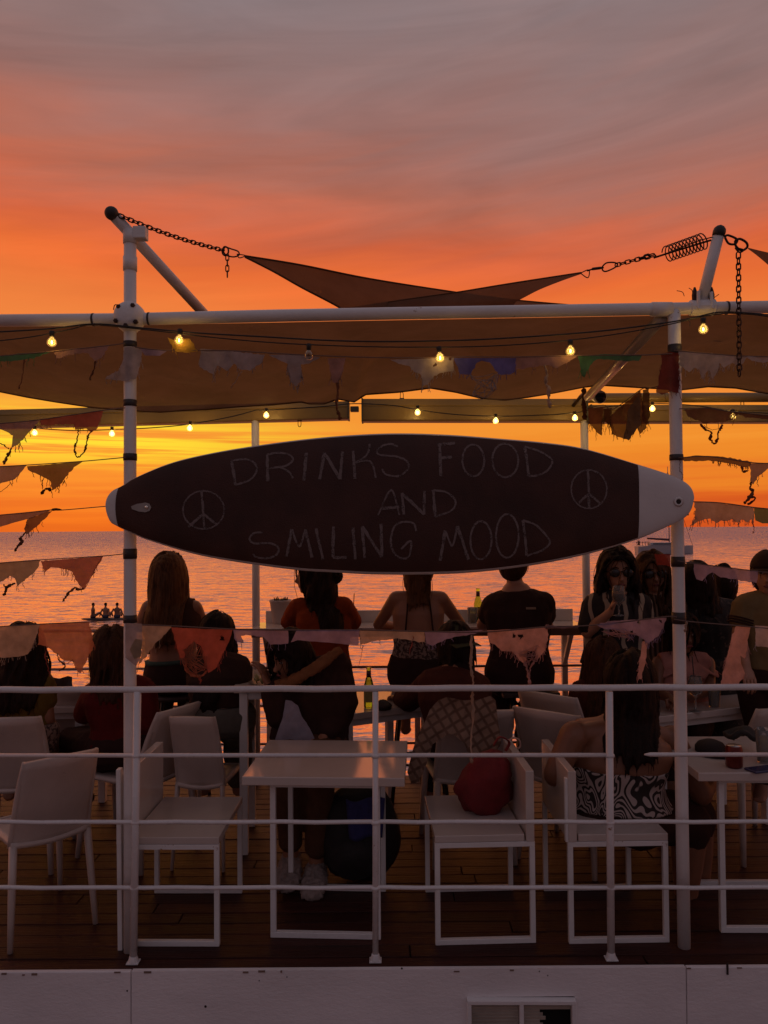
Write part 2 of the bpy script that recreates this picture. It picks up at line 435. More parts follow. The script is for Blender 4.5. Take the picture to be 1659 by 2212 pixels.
for c in range(2):
    a = vx0 + t + (vx1 - vx0) * .5 * c - (.4 * t if c else 0); b = a + (vx1 - vx0) * .5 - 1.6 * t
    for i in range(n):
        z = vz1 - t - .010 - i * .0135; bb = b
        if c and i >= 2: bb = a + (b - a) * (.40 + .07 * math.sin(i * 2.1)) if i < 9 else a + (b - a) * .12
        s_ = MB(); s_.bar((a, 3.106, z), (bb, 3.106, z), .016, .003, up=(0, .8, .22)); s_.build('slat', SLAT, vent)

# ------------------------------------------------------------------ front railing
RY = 3.20
rail = thing('front_railing', 'white painted tube railing along the front edge of the deck', 'railing', (0, RY, 0))
def hline(yl, yr, Y, r, n=10, sag=.0):
    a = P(-60, yl, Y); b = P(1720, yr, Y)
    return a, b
for (yl, yr, r, nm) in ((1490.5, 1484, .0135, 'top_rail'), (1632, 1630, .0088, 'rail'), (1776, 1775, .0088, 'rail'), (1917.5, 1917, .0088, 'rail')):
    a, b = hline(yl, yr, RY, r)
    if nm == 'rail' and yl == 1632:      # this bar is broken behind the third post
        q0 = P(1316, 1631, RY); q1 = P(1392, 1630, RY - .02)
        MB().tube([a, q0], r, 10).build('rail', WHITE_RAIL, rail, smooth=True)
        MB().tube([q1, q1 + (b - q1) * .04, b], [r * .35, r, r], 10).build('rail', WHITE_RAIL, rail, smooth=True)
    else:
        k = 24; pts = [a.lerp(b, i / k) + Vector((0, .0015 * math.sin(i * 1.7), .0015 * math.sin(i * 2.3))) for i in range(k + 1)]
        if nm == 'top_rail': MB().tube(pts, [(r * .95, r)] * (k + 1), 12).build('top_rail', WHITE_RAIL, rail, smooth=True)
        else: MB().tube(pts, r, 10).build('rail', WHITE_RAIL, rail, smooth=True)
for (xt, xb) in ((297, 288), (811, 811), (1316, 1320)):
    a = P(xt, 1494, RY); b = P(xb, 2068, RY - .004); b.z = .0
    MB().tube([a, b], .0155 if xt != 811 else .0125, 12).build('stanchion', WHITE_RAIL, rail, smooth=True)
    for yy in (1632, 1776, 1917.5):
        w_ = P(lerp(xt, xb, (yy - 1494) / 574), yy, RY); MB().ball(w_, (.021, .019, .0135), 12, 8).build('weld', WHITE_RAIL, rail, smooth=True)
    fp = MB(); fp.box((b.x, b.y, .003), (.050, .042, .006)); fp.tube([(b.x, b.y, .005), (b.x, b.y, .030)], [.022, .0155], 12)
    fp.build('foot_plate', WHITE_RAIL, rail, bevel=.002)

# ------------------------------------------------------------------ pergola: posts, beams, struts
PY = 3.285
post_tape = pm('black_tape', (.030, .022, .022), .55, .2, 40)
def post(name, label, xb, yb, Y, ztop, rad, mat, lean=0.0):
    b = P(xb, yb, Y); t = thing(name, label, 'post', (b.x, Y, 0))
    pts = [(b.x + lean * z, Y, z) for z in (0, .6, 1.2, 1.8, 2.4, ztop)]
    MB().tube(pts, rad, 16).build('tube', mat, t, smooth=True)
    return t, b
lp, lb = post('pergola_post', 'white pergola post left of the surfboard with a round flange collar', 281, 2058, PY, 3.02, .0262, WHITE)
rp, rb = post('pergola_post', 'white pergola post right of the surfboard wrapped in a red rag', 1478, 2058, PY, 2.70, .0262, WHITE)
def tape(t, X, Y, px, y0, y1, r):
    a = P(px, y0, Y); b = P(px, y1, Y); w = .004
    MB().tube([(X, Y, a.z), (X, Y, (a.z + b.z) / 2), (X, Y, b.z)], [r + .0022, r + .003, r + .0022], 16).build('tape_band', post_tape, t, smooth=True)
for (y0, y1) in ((738, 751), (864, 878), (980, 995), (1185, 1207), (1328, 1345)): tape(lp, lb.x, PY, 282, y0, y1, .0262)
for (y0, y1) in ((745, 770), (982, 995), (1202, 1224), (1322, 1347)): tape(rp, rb.x, PY, 1460, y0, y1, .0262)
# the steel angle the left post is bolted to
MB().bar(P(262, 2050, PY + .02), P(258, 1660, PY + .02), .02, .035, up=(0, 1, 0)).build('side_strip', WHITE, lp, bevel=.003)
# collar + bolts where post and beam meet
zc = P(285, 688, PY).z
c = MB(); c.lathe([(.028, -.055), (.052, -.045), (.066, -.01), (.066, .02), (.05, .045), (.028, .055)], (lb.x, PY - .01, zc + .004), 20, axis=(0, 1, 0))
c.tube([(lb.x, PY, zc - .055), (lb.x, PY, zc + .055)], .033, 16)
c.build('collar', WHITE, lp, smooth=True)
for (dx_, dz_) in ((-.042, -.025), (.042, -.03), (-.03, .035), (.03, .04), (0, -.045)):
    MB().lathe([(.010, 0), (.010, .012), (.006, .016)], (lb.x + dx_, PY - .05, zc + dz_), 6, axis=(0, -1, 0)).build('bolt', BLACKM, lp)
for zz in (P(284, 570, PY).z, P(284, 512, PY).z):
    MB().tube([(lb.x, PY, zz - .030), (lb.x, PY, zz + .030)], .0295, 16).build('sleeve', WHITE, lp, smooth=True)
MB().box((lb.x + .045, PY, P(300, 505, PY).z), (.055, .05, .052)).build('bracket', WHITE, lp, bevel=.004)
fb = thing('pergola_beam', 'long white tube beam running across the front of the pergola', 'beam', (0, PY, P(829, 675, PY).z))
pts = [P(x, y, PY) for x, y in ((-60, 693), (270, 690), (600, 682), (830, 677.5), (1100, 673), (1450, 667), (1720, 662))]
MB().tube(pts, .0265, 16).build('tube', WHITE, fb, smooth=True)
for x, y in ((202, 691), (322, 689), (1570, 665)):
    q = P(x, y, PY); MB().tube([q - Vector((.004, 0, 0)), q + Vector((.004, 0, 0))], .0285, 14).build('cable_tie', post_tape, fb, smooth=True)
j = P(1435, 668, PY); MB().tube([j - Vector((.055, 0, 0)), j + Vector((.03, 0, -.001))], .031, 16).build('joint_sleeve', WHITE, fb, smooth=True)
# strut at the left: from the capped end over the post down towards the back
a = P(243, 463, 3.235); b = P(450, 688, 3.78)
ls = thing('sail_strut', 'slanting white tube with a dark ball cap on the left post', 'strut', tuple(b))
MB().tube([a, a.lerp(b, .5), b], .0245, 16).build('tube', WHITE, ls, smooth=True)
MB().ball(a + (a - b).normalized() * .006, .029, 18, 12).build('end_cap', pm('cap_rubber', (.028, .022, .02), .55), ls, smooth=True)
# mast at the right
a = P(1554, 500, 3.24); b = P(1512, 668, PY + .01)
rs = thing('sail_strut', 'short leaning white mast with a dark cap above the right post', 'strut', tuple(b))
MB().tube([a, b], .0235, 16).build('tube', WHITE, rs, smooth=True)
MB().tube([a + (a - b).normalized() * k for k in (-.02, .0, .012, .022, .027)], [.0252, .0265, .024, .015, .004], 16).build('end_cap', MATS['cap_rubber'], rs, smooth=True)
cl = MB(); q = P(1517, 650, PY)
cl.tube([q + Vector((-.055, 0, -.030)), q + Vector((.05, 0, -.028))], [.033, .036], 14)
cl.bar(q + Vector((-.03, -.03, -.045)), q + Vector((-.028, -.03, .035)), .012, .018); cl.bar(q + Vector((.03, -.03, -.045)), q + Vector((.026, -.03, .03)), .012, .018)
cl.build('clamp', WHITE, rs, bevel=.004)
for dx_ in (-.036, .036):
    e = q + Vector((dx_, -.01, .022)); MB().tube([e + Vector((0, 0, -.03)), e, e + Vector((0, 0, .022)), e + Vector((0, 0, .034))], [.012, .013, .008, .004], 8).build('bolt', BLACKM, rs)
for k, (x0, y0, x1, y1) in enumerate(((1478, 640, 1462, 628), (1495, 640, 1488, 622), (1540, 645, 1553, 636), (1482, 690, 1490, 705))):
    p0 = P(x0, y0, PY - .03); p1 = P(x1, y1, PY - .04); MB().tube(spline([p0, p0.lerp(p1, .5) + Vector((.008, 0, .006)), p1], 4), .0016, 5).build('wire_end', post_tape, rs)
# frayed cord tied over the left collar
for k in range(4):
    p0 = P(267 + k * 4, 663 - k * 3, PY - .03); p1 = p0 + Vector((-.035 + .01 * k, 0, .01 - .012 * k)); p2 = p1 + Vector((-.008, 0, -.022))
    MB().tube(spline([p0, p1, p2], 4), .0022, 5).build('cord_end', pm('old_cord', (.14, .06, .035), .8), lp)
# diagonal brace going back to the far post
brace = thing('brace', 'diagonal tube brace running back from the right post', 'brace', tuple(P(1270, 858, 4.75)))
MB().tube([P(1428, 688, PY + .02), P(1270, 858, 4.75)], .0265, 14).build('tube', pm('brace_paint', (.45, .38, .33), .25, .1, 8), brace, smooth=True)

# ------------------------------------------------------------------ back of the deck
BY = 5.45
def bpost(label, xb):
    b = P(xb, 1600, BY); t = thing('pergola_post', label, 'post', (b.x, BY, 0))
    MB().tube([(b.x, BY, 0), (b.x, BY, 1.3), (b.x, BY, P(xb, 880, BY).z)], .0270, 14).build('tube', WHITE, t, smooth=True); return t
bpost('slim far post rising behind the left half of the surfboard', 554)
bpost('slim far post rising behind the right half of the surfboard', 1271)
CASS = pm('awning_cassette', (.29, .195, .065), .38, .08, 4, bump=.1, bscale=20)
def cassette(label, xl, yl, xr, yr, h, Y=BY + .02):
    a = P(xl, yl, Y); b = P(xr, yr, Y); t = thing('awning_cassette', label, 'awning', tuple(a.lerp(b, .5)))
    up = Vector((0, 0, 1)); d = Vector((0, 1, 0)); k = h
    prof = [(-.05, 0), (-.055, -.30), (-.05, -.34), (-.055, -.38), (-.052, -.93), (-.035, -1), (.05, -1), (.055, -.1), (.02, .0)]
    mb = MB(); vs = [p + d * q[0] + up * (q[1] * k) for p in (a, b) for q in prof]; m = len(prof)
    mb.add(vs, [(i, (i + 1) % m, m + (i + 1) % m, m + i) for i in range(m)] + [tuple(range(m)), tuple(range(2 * m - 1, m - 1, -1))])
    mb.build('case', CASS, t)
    for p, s_ in ((a, -1), (b, 1)):
        MB().box(p + Vector((s_ * .004, 0, -k * .5)), (.012, .125, k * 1.06)).build('end_cap', pm('cassette_end', (.09, .08, .05), .5), t, bevel=.003)
    return t, a, b
c1, a1, b1 = cassette('long olive awning cassette at the back behind the left post', -60, 889, 752, 869, .125)
c2, a2, b2 = cassette('olive awning cassette at the back above the surfboard', 784, 864, 1263, 864, .158)
c3, a3, b3 = cassette('olive awning cassette at the back behind the right post', 1274, 877, 1720, 877, .122)
MB().tube([P(1255, 860, BY), P(1720, 858, BY)], .035, 12).build('beam_tube', CASS, c3, smooth=True)
for t, x, y, dn in ((c1, 647, 907, 1), (c2, 868, 862, -1), (c3, 1856 / 1.1573, 880, -1)):
    q = P(x, y, BY - .01); u = .038 * dn
    MB().tube([q + Vector((-.016, 0, 0)), q + Vector((.016, 0, 0))], .008, 8).build('hook_plate', BLACKM, t)
    MB().tube(spline([q + Vector((-.01, 0, 0)), q + Vector((-.01, 0, -u)), q + Vector((0, 0, -u * 1.3)), q + Vector((.01, 0, -u)), q + Vector((.01, 0, 0))], 5), .0026, 6).build('hook', BLACKM, t, smooth=True)
MB().box(P(766, 884, BY), (.06, .06, .035)).build('joint_block', MATS['cassette_end'], c1, bevel=.004)
# far railing
br = thing('back_railing', 'thin dark rails along the seaward edge of the deck', 'railing', (0, BY, 0))
RAILD = pm('painted_back_rail', (.26, .16, .13), .5)
for z in (1.06, .79, .52, .25):
    MB().tube([(-3.7, BY + .05, z), (3.7, BY + .05, z)], .009, 8).build('rail', RAILD, br, smooth=True)
for x in (-2.9, -1.95, -.72, .35, 2.55):
    MB().tube([(x, BY + .05, 0), (x, BY + .05, 1.06)], .013, 8).build('stanchion', RAILD, br, smooth=True)
# bar counter
cx0, cx1 = P(545, 1350, 5.3).x, P(1262, 1350, 5.3).x
bar = thing('bar_counter', 'narrow white bar counter facing the sea along the back rail', 'counter', ((cx0 + cx1) / 2, 5.40, 0))
ct = MB(); ct.box(((cx0 + cx1) / 2, 5.43, 1.085), (cx1 - cx0, .34, .03)); ct.build('counter_top', TABLE, bar, bevel=.004)
MB().box(((cx0 + cx1) / 2 + .02, 5.585, 1.142), (cx1 - cx0 - .06, .02, .085)).build('splash_board', WHITE, bar, bevel=.003)
MB().box(((cx0 + cx1) / 2, 5.268, 1.062), (cx1 - cx0, .018, .05)).build('edge_board', pm('counter_edge', (.20, .12, .09), .5), bar, bevel=.003)
for x in (cx0 + .08, (cx0 + cx1) / 2, cx1 - .08):
    MB().bar((x, 5.55, 1.06), (x, 5.55, 0), .04, .04).build('leg', WHITE, bar, bevel=.003)
    MB().bar((x, 5.55, .80), (x, 5.32, 1.06), .03, .03).build('bracket', WHITE, bar, bevel=.003)
# ------------------------------------------------------------------ surfboard sign
SBY = 3.175
top_o = [(229, 1088), (231, 1076), (237, 1066), (246, 1058), (259, 1052), (270, 1046), (294, 1031), (366, 1001), (445, 981), (548, 963), (690, 945), (830, 936), (955, 938), (1079, 947),
         (1180, 956), (1263, 969), (1371, 1001), (1446, 1025), (1474, 1038), (1488, 1048), (1496, 1060), (1498, 1074)]
bot_o = [(229, 1092), (231, 1110), (239, 1128), (250, 1135), (263, 1142), (294, 1156), (326, 1169), (445, 1203), (623, 1230), (720, 1237), (830, 1242), (996, 1239), (1142, 1223),
         (1271, 1197), (1375, 1166), (1430, 1143), (1463, 1128), (1484, 1114), (1494, 1098), (1498, 1078)]
def interp(o, x):
    for (x0, y0), (x1, y1) in zip(o, o[1:]):
        if x0 <= x <= x1: return y0 + (y1 - y0) * (x - x0) / max(1e-6, x1 - x0)
    return o[0][1] if x < o[0][0] else o[-1][1]
def smooth_o(o):
    pts = spline([Vector((a, b, 0)) for a, b in o], 6); return [(p.x, p.y) for p in pts]
TO, BO = smooth_o(top_o), smooth_o(bot_o)
def b_half(x):
    t, b = interp(TO, x), interp(BO, x); return (t + b) / 2, (b - t) / 2
def b_thick(x):
    u = (x - 229) / 1269.0; return .008 + .030 * (math.sin(math.pi * min(max(u, 0), 1)) ** .55)
def b_front(x, y):
    """world y of the front skin of the board under picture point x, y"""
    c, h = b_half(x); v = max(-1, min(1, (y - c) / max(h, 1e-3)))
    return SBY - b_thick(x) * (max(0, 1 - abs(v) ** 3.2)) ** .6
sb = thing('surfboard', 'black surfboard hung sideways between the posts with chalk lettering', 'surfboard', tuple(P(864, 1240, SBY)))
xs_ = [229.5 + .4 * i for i in range(4)] + [232, 234, 237, 241, 246, 252]
xs_ += [259 + (1470 - 259) * i / 80 for i in range(81)] + [1476, 1482, 1487, 1491, 1494, 1496, 1497.3, 1497.8]
rows = []; K = 14
mb = MB(); mb.v = []
for x in xs_:
    c_, h_ = b_half(x); th = b_thick(x); ring = []
    for j in range(2 * K):
        a = 2 * math.pi * (j + .5) / (2 * K); v = -math.cos(a); s_ = math.sin(a)
        y = c_ + h_ * math.copysign(abs(v) ** .75, v); vv = (y - c_) / max(h_, 1e-3)
        dep = th * (max(0, 1 - abs(vv) ** 3.2)) ** .6
        p = P(x, y, SBY); p.y = SBY - dep if s_ > 0 else SBY + dep * .8
        ring.append(p)
    rows.append(ring); mb.v += ring
n2 = 2 * K
def bx_mat(x, y):
    c_, h_ = b_half(x); v = (y - c_) / max(h_, 1e-3)
    left = 256 - 5.5 * (1 - min(1, abs(y - 1097) / 45.0) ** 2) + 2
    return 1 if (left < x < 1376.5 and -.995 < v < .985) else 0
for i in range(len(xs_) - 1):
    for j in range(n2):
        a, b, c_, d = i * n2 + j, i * n2 + (j + 1) % n2, (i + 1) * n2 + (j + 1) % n2, (i + 1) * n2 + j
        mb.f.append((a, b, c_, d)); mb.mi.append(0)
mb.f.append(tuple(range(n2))); mb.mi.append(0); mb.f.append(tuple((len(xs_) - 1) * n2 + j for j in reversed(range(n2)))); mb.mi.append(0)
BOARD_W = pm('board_white', (.66, .62, .60), .34, .05, 6, bump=.1, bscale=60)
mb.build('core', BOARD_W, sb, smooth=True)
# the chalkboard skin lies over the core
BOARD_K = pm('board_black', (.052, .019, .013), .52, .30, 5, bump=.3, bscale=160, spec=.3)
sk = MB(); nx, ny = 90, 22
def skin(u, v):
    y0 = lerp(0.0, 1.0, v)
    xl = 252 + 4.5 * abs(2 * v - 1) ** 2
    x = xl + (1376.5 - xl) * u
    t, b = interp(TO, x), interp(BO, x); h = (b - t) / 2; y = t + (b - t) * (.012 + v * .966)
    p = P(x, y, SBY); p.y = b_front(x, y) - .0016; return p
sk.grid(skin, nx, ny); sk.build('chalkboard_skin', BOARD_K, sb, smooth=True)
# chalk
CH = bpy.data.materials.new('chalk'); CH.use_nodes = True; t_ = CH.node_tree; g = G(t_)
b_ = bsdf(CH); tc_ = g.n('ShaderNodeTexCoord'); nz = g.noise(tc_.outputs['Object'], 260, 4, .7); nz2 = g.noise(tc_.outputs['Object'], 40, 3, .6)
b_.inputs['Roughness'].default_value = 1.0; b_.inputs['Specular IOR Level'].default_value = 0.0
b_.inputs['Base Color'].default_value = (.20, .155, .145, 1)
g.l(g.smooth(g.m('ADD', g.m('MULTIPLY', nz, .7), g.m('MULTIPLY', nz2, .5)), .40, .64), b_.inputs['Alpha'])
def z6(p): return (207.4 + p[0] * .3958, 915.9 + p[1] * .3958)
def z7(p): return (829.5 + p[0] * .4167, 915.9 + p[1] * .4167)
def z2(p): return (483.9 + p[0] * .3334, 483.9 + p[1] * .3334)
def ell(cx, cy, rx, ry, a0=-80, n=22): return [(cx + rx * math.cos(R(a0 + 360 * i / n)), cy + ry * math.sin(R(a0 + 360 * i / n))) for i in range(n + 1)]
letters = [
 ('D', z6, [[(748, 205), (770, 335)], [(745, 205), (800, 195), (855, 205), (885, 240), (875, 280), (840, 312), (770, 335)]]),
 ('R', z6, [[(940, 170), (945, 315)], [(940, 170), (1000, 160), (1060, 172), (1080, 200), (1040, 232), (950, 245)], [(1010, 240), (1060, 265), (1080, 300)]]),
 ('I', z6, [[(1152, 160), (1140, 312)]]),
 ('N', z6, [[(1250, 160), (1225, 305)], [(1250, 160), (1335, 305)], [(1348, 155), (1335, 305)]]),
 ('K', z6, [[(1405, 150), (1415, 302)], [(1495, 112), (1480, 170), (1420, 215)], [(1432, 210), (1490, 205), (1515, 240), (1527, 298)]]),
 ('S', z2, [[(1125, 1445), (1080, 1430), (1030, 1440), (990, 1475), (1020, 1503), (1120, 1512), (1185, 1545), (1190, 1592), (1130, 1637), (1050, 1627), (1025, 1590)]]),
 ('F', z7, [[(285, 112), (292, 275)], [(275, 110), (365, 103)], [(288, 182), (348, 174)]]),
 ('O', z7, [ell(458, 192, 56, 82)]), ('O', z7, [ell(622, 192, 66, 87)]),
 ('D', z7, [[(725, 120), (742, 275)], [(725, 120), (790, 140), (850, 175), (864, 200), (842, 240), (800, 265), (742, 275)]]),
 ('A', lambda p: p, [[(817, 1113), (845, 1060), (862, 1113)], [(826, 1099), (862, 1096)]]),
 ('N', z7, [[(92, 360), (102, 470)], [(92, 360), (205, 470)], [(207, 350), (205, 470)]]),
 ('D', z7, [[(252, 345), (262, 482)], [(252, 345), (320, 357), (365, 400), (345, 450), (262, 482)]]),
 ('S', z6, [[(918, 592), (870, 595), (845, 625), (870, 650), (960, 650), (1002, 677), (987, 715), (930, 733), (880, 725), (862, 708)]]),
 ('M', z6, [[(1045, 722), (1075, 575)], [(1075, 575), (1115, 668), (1147, 575)], [(1147, 575), (1182, 727)]]),
 ('I', z6, [[(1205, 570), (1242, 737)]]),
 ('L', z6, [[(1300, 560), (1295, 725)], [(1295, 727), (1370, 727)]]),
 ('I', z6, [[(1405, 565), (1417, 737)]]),
 ('N', z6, [[(1455, 560), (1467, 730)], [(1455, 560), (1560, 725)], [(1555, 545), (1562, 725)]]),
 ('G', z7, [[(165, 555), (150, 515), (100, 508), (55, 530), (35, 600), (50, 665), (95, 695), (130, 680), (137, 605), (88, 647)]]),
 ('M', z7, [[(288, 707), (314, 550)], [(314, 550), (350, 632), (375, 530)], [(375, 530), (435, 702)]]),
 ('O', z7, [ell(497, 602, 54, 98)]), ('O', z7, [ell(632, 580, 58, 112)]),
 ('D', z7, [[(712, 500), (735, 682)], [(712, 500), (780, 525), (845, 595), (847, 625), (810, 655), (735, 682)]]),
 ('peace', z6, [ell(597, 470, 112, 103), [(586, 368), (602, 577)], [(595, 490), (515, 562)], [(595, 490), (672, 552)]]),
 ('peace', z7, [ell(1052, 340, 92, 99), [(1047, 243), (1053, 440)], [(1050, 362), (998, 412)], [(1050, 362), (1112, 414)]]),
]
rnd = random.Random(5)
for nm, tf, strokes in letters:
    mb = MB(); k = 0
    for st in strokes:
        pts = [Vector((tf(p)[0], tf(p)[1], 0)) for p in st]; pts = spline(pts, 7) if len(pts) > 2 else [pts[0].lerp(pts[1], i / 10) for i in range(11)]
        straight = len(st) == 2; w0 = (6.2 if straight else 4.2) * (.8 if nm == 'peace' else 1.0)
        k += 1; L = []; Rr = []
        for i, p in enumerate(pts):
            d = (pts[min(i + 1, len(pts) - 1)] - pts[max(i - 1, 0)]).normalized(); nrm = Vector((-d.y, d.x, 0)); w = w0 * rnd.uniform(.75, 1.2)
            p = p + nrm * rnd.uniform(-.5, .5)
            for side, dst in ((1, L), (-1, Rr)):
                q = p + nrm * (w / 2 * side); c = P(q.x, q.y, SBY); c.y = b_front(q.x, q.y) - .0030 - .0002 * k; dst.append(c)
        vs = L + Rr; m = len(L)
        mb.add(vs, [(i, i + 1, m + i + 1, m + i) for i in range(m - 1)])
    mb.build('peace_symbol' if nm == 'peace' else 'chalk_letter', CH, sb)
# leash plug at the left, fin-box hole at the right
def plate(pts, name, mat, lift, thick=.004):
    mb = MB(); f = []; b = []
    for x, y in pts:
        p = P(x, y, SBY); p.y = b_front(x, y) - lift; f.append(p); b.append(p + Vector((0, thick + lift, 0)))
    n_ = len(pts); mb.add(f + b, [tuple(range(n_)), tuple(range(2 * n_ - 1, n_ - 1, -1))] + [(i, n_ + i, n_ + (i + 1) % n_, (i + 1) % n_) for i in range(n_)])
    return mb.build(name, mat, sb)
tear = [(287, 1094), (300, 1089), (318, 1086), (326, 1088), (331, 1096), (327, 1104), (318, 1107), (303, 1105), (289, 1100)]
plate(tear, 'leash_plate', pm('plate_grey', (.33, .29, .26), .4), .006)
q = P(321, 1096, SBY); q.y = b_front(321, 1096) - .007
MB().lathe([(.0065, 0), (.0075, .003), (.005, .004)], q, 14, axis=(0, -1, 0)).build('sky_hole_disc', pm('sky_hole_glint', (.9, .85, .75), .12, 0, metal=1.0), sb, smooth=True)  # polished disc stands in for bright sky seen through the open hole
q = P(1462, 1084, SBY); q.y = b_front(1462, 1084) - .002
MB().lathe([(.018, 0), (.020, .0025), (.011, .003), (.008, -.004)], q, 18, axis=(0, -1, 0)).build('plug_ring', BOARD_W, sb, smooth=True)
MB().lathe([(.0095, .0), (.0095, .0034)], q, 14, axis=(0, -1, 0)).build('plug_hole', pm('hole_dark', (.02, .012, .01), .8), sb)
for x, y in ((294, 1060), (294, 1128), (1450, 1052), (1450, 1112)):     # lashings to the posts
    q = P(x, y, SBY); X = lb.x if x < 800 else rb.x
    MB().bar((X, SBY - .0, q.z), (X, PY - .02, q.z), .012, .006).build('lashing', post_tape, sb)

# ------------------------------------------------------------------ shade sails
def sail_mat(name, col, trans):
    m = pm(name, col, .85, .22, 3.5, bump=.5, bscale=300, trans=trans, spec=.1, clear=.026); return m
SAILM = sail_mat('shade_cloth', (.17, .085, .048), .35)
SAILD = sail_mat('shade_cloth_under', (.185, .098, .052), .45)
for m_ in (SAILM, SAILD):      # worn pinholes in the weave
    g = G(m_.node_tree); mx = [n for n in m_.node_tree.nodes if n.type == 'MIX_SHADER'][-1]; tc_ = [n for n in m_.node_tree.nodes if n.type == 'TEX_COORD'][0]
    big = g.smooth(g.noise(tc_.outputs['Object'], 2.2, 3, .6), .42, .70); ph = g.smooth(g.noise(tc_.outputs['Object'], 150, 2, .5), .66, .74)
    g.l(g.m('MULTIPLY_ADD', g.m('MULTIPLY', ph, big), .35, .026), mx.inputs[0])
def ruled(name, edge_a, edge_b, mat, parent, n=40, k=14, sag=None):
    """cloth between two polylines"""
    A = spline(edge_a, 8); B = spline(edge_b, 8)
    def at_(L, u):
        f = u * (len(L) - 1); i = min(int(f), len(L) - 2); return L[i].lerp(L[i + 1], f - i)
    def fn(u, v):
        p = at_(A, u).lerp(at_(B, u), v)
        if sag: p = p + sag(u, v)
        return p
    mb = MB(); mb.grid(fn, n, k); return mb.build(name, mat, parent, smooth=True)
s1 = thing('shade_sail', 'brown shade sail pulled up to a point by the left chain', 'shade sail', tuple(P(900, 640, 4.2)))
ruled('cloth', [P(530, 553, 3.70), P(650, 573, 3.85), P(800, 603, 4.15), P(985, 632, 4.45), P(1110, 648, 4.65), P(1245, 660, 4.9)],
      [P(530, 555, 3.70), P(590, 586, 3.72), P(650, 620, 3.76), P(700, 646, 3.80), P(728, 661, 3.83), P(738, 668, 3.85)], SAILM, s1)
MB().tube(spline([P(529, 553, 3.70), P(650, 572.5, 3.85), P(800, 602.5, 4.15), P(985, 631.5, 4.45), P(1110, 648, 4.65), P(1245, 660, 4.9)], 6), .005, 6).build('hem', SAILM, s1, smooth=True)
MB().tube(spline([P(529, 555, 3.70), P(590, 586, 3.72), P(650, 620, 3.76), P(700, 646, 3.80), P(728, 661, 3.83), P(738, 668, 3.85)], 6), .005, 6).build('hem', SAILM, s1, smooth=True)
s2 = thing('shade_sail', 'brown shade sail pulled up to a point by the spring and chain on the right', 'shade sail', tuple(P(1000, 650, 4.0)))
ruled('cloth', [P(1255, 589, 3.62), P(1180, 601, 3.70), P(1090, 615, 3.80), P(980, 633, 3.92), P(870, 648, 4.02), P(740, 668, 4.15)],
      [P(1255, 592, 3.62), P(1210, 608, 3.62), P(1165, 626, 3.62), P(1130, 644, 3.64), P(1115, 652, 3.66), P(1108, 662, 3.68)], SAILM, s2)
MB().tube(spline([P(1256, 589, 3.62), P(1180, 600.5, 3.70), P(1090, 614.5, 3.80), P(980, 632.5, 3.92), P(870, 648, 4.02), P(740, 668, 4.15)], 6), .004, 6).build('hem', SAILM, s2, smooth=True)
s3 = thing('shade_sail', 'dark tip of another shade sail at the right edge of the picture', 'shade sail', tuple(P(1680, 570, 3.4)))
ruled('cloth', [P(1616, 535, 3.35), P(1640, 541, 3.42), P(1700, 556, 3.55), P(1800, 590, 3.8)],
      [P(1616, 538, 3.35), P(1640, 556, 3.37), P(1690, 600, 3.42), P(1760, 670, 3.5)], SAILM, s3, 12, 8)
# canopy: the shade cloth roof seen from below, ragged far hem
cn = thing('shade_canopy', 'sagging brown shade cloth roof stretched below the front beam', 'canopy', tuple(P(829, 760, 4.2)))
CANO_W = 4.2
frontE = [P(-80, 706, PY + .03), P(300, 702, PY + .04), P(830, 692, PY + .04), P(1400, 682, PY + .04), P(1760, 676, PY + .03)]
hem = [(-80, 826), (0, 846), (60, 858), (120, 868), (200, 880), (290, 887), (345, 890), (400, 886), (450, 884), (520, 878), (590, 874), (650, 868), (668, 872), (700, 872), (730, 862), (765, 868),
       (790, 852), (860, 847), (930, 838), (985, 847), (1040, 860), (1090, 864), (1140, 858), (1200, 848), (1262, 836), (1300, 832), (1400, 838), (1470, 842), (1530, 835), (1590, 838), (1659, 850), (1760, 862)]
hemP = [P(x, y, 5.05 + .1 * math.sin(x * .011)) for x, y in hem]
def csag(u, v):
    w = math.sin(math.pi * v)
    return Vector((0, 0, +.03 * w + .012 * w * math.sin(u * 37) + .008 * math.sin(u * 90 + v * 9) * v * (1 - v) * 3 + .030 * w * mnoise.noise(Vector((u * 26, v * 5, 1))) + .016 * w * mnoise.noise(Vector((u * 70 + v * 18, v * 9, 4)))))
ruled('cloth', frontE, hemP, SAILD, cn, 120, 20, csag)
MB().tube(hemP, .006, 6).build('hem', SAILD, cn, smooth=True)

# ------------------------------------------------------------------ chains, spring, carabiners
CHAIN = pm('chain_steel', (.045, .020, .014), .45, .3, 60, metal=.6)
def link_mesh(L, W, r):
    mb = MB(); pts = []
    n = 14
    for i in range(n):
        a = 2 * math.pi * i / n; x = math.cos(a); z = math.sin(a)
        pts.append(Vector((math.copysign(max(0, L / 2 - W / 2), x) + (W / 2) * x, 0, (W / 2) * z)))
    mb2 = MB(); k = len(pts); m = 6
    for i, p in enumerate(pts):
        d = (pts[(i + 1) % k] - pts[i - 1]).normalized(); u = Vector((0, 1, 0)); v = d.cross(u)
        for j in range(m):
            a = 2 * math.pi * j / m; mb2.v.append(p + u * (r * math.cos(a)) + v * (r * math.sin(a)))
    for i in range(k):
        for j in range(m):
            mb2.f.append((i * m + j, i * m + (j + 1) % m, ((i + 1) % k) * m + (j + 1) % m, ((i + 1) % k) * m + j)); mb2.mi.append(0)
    return mb2
LINKS = {}
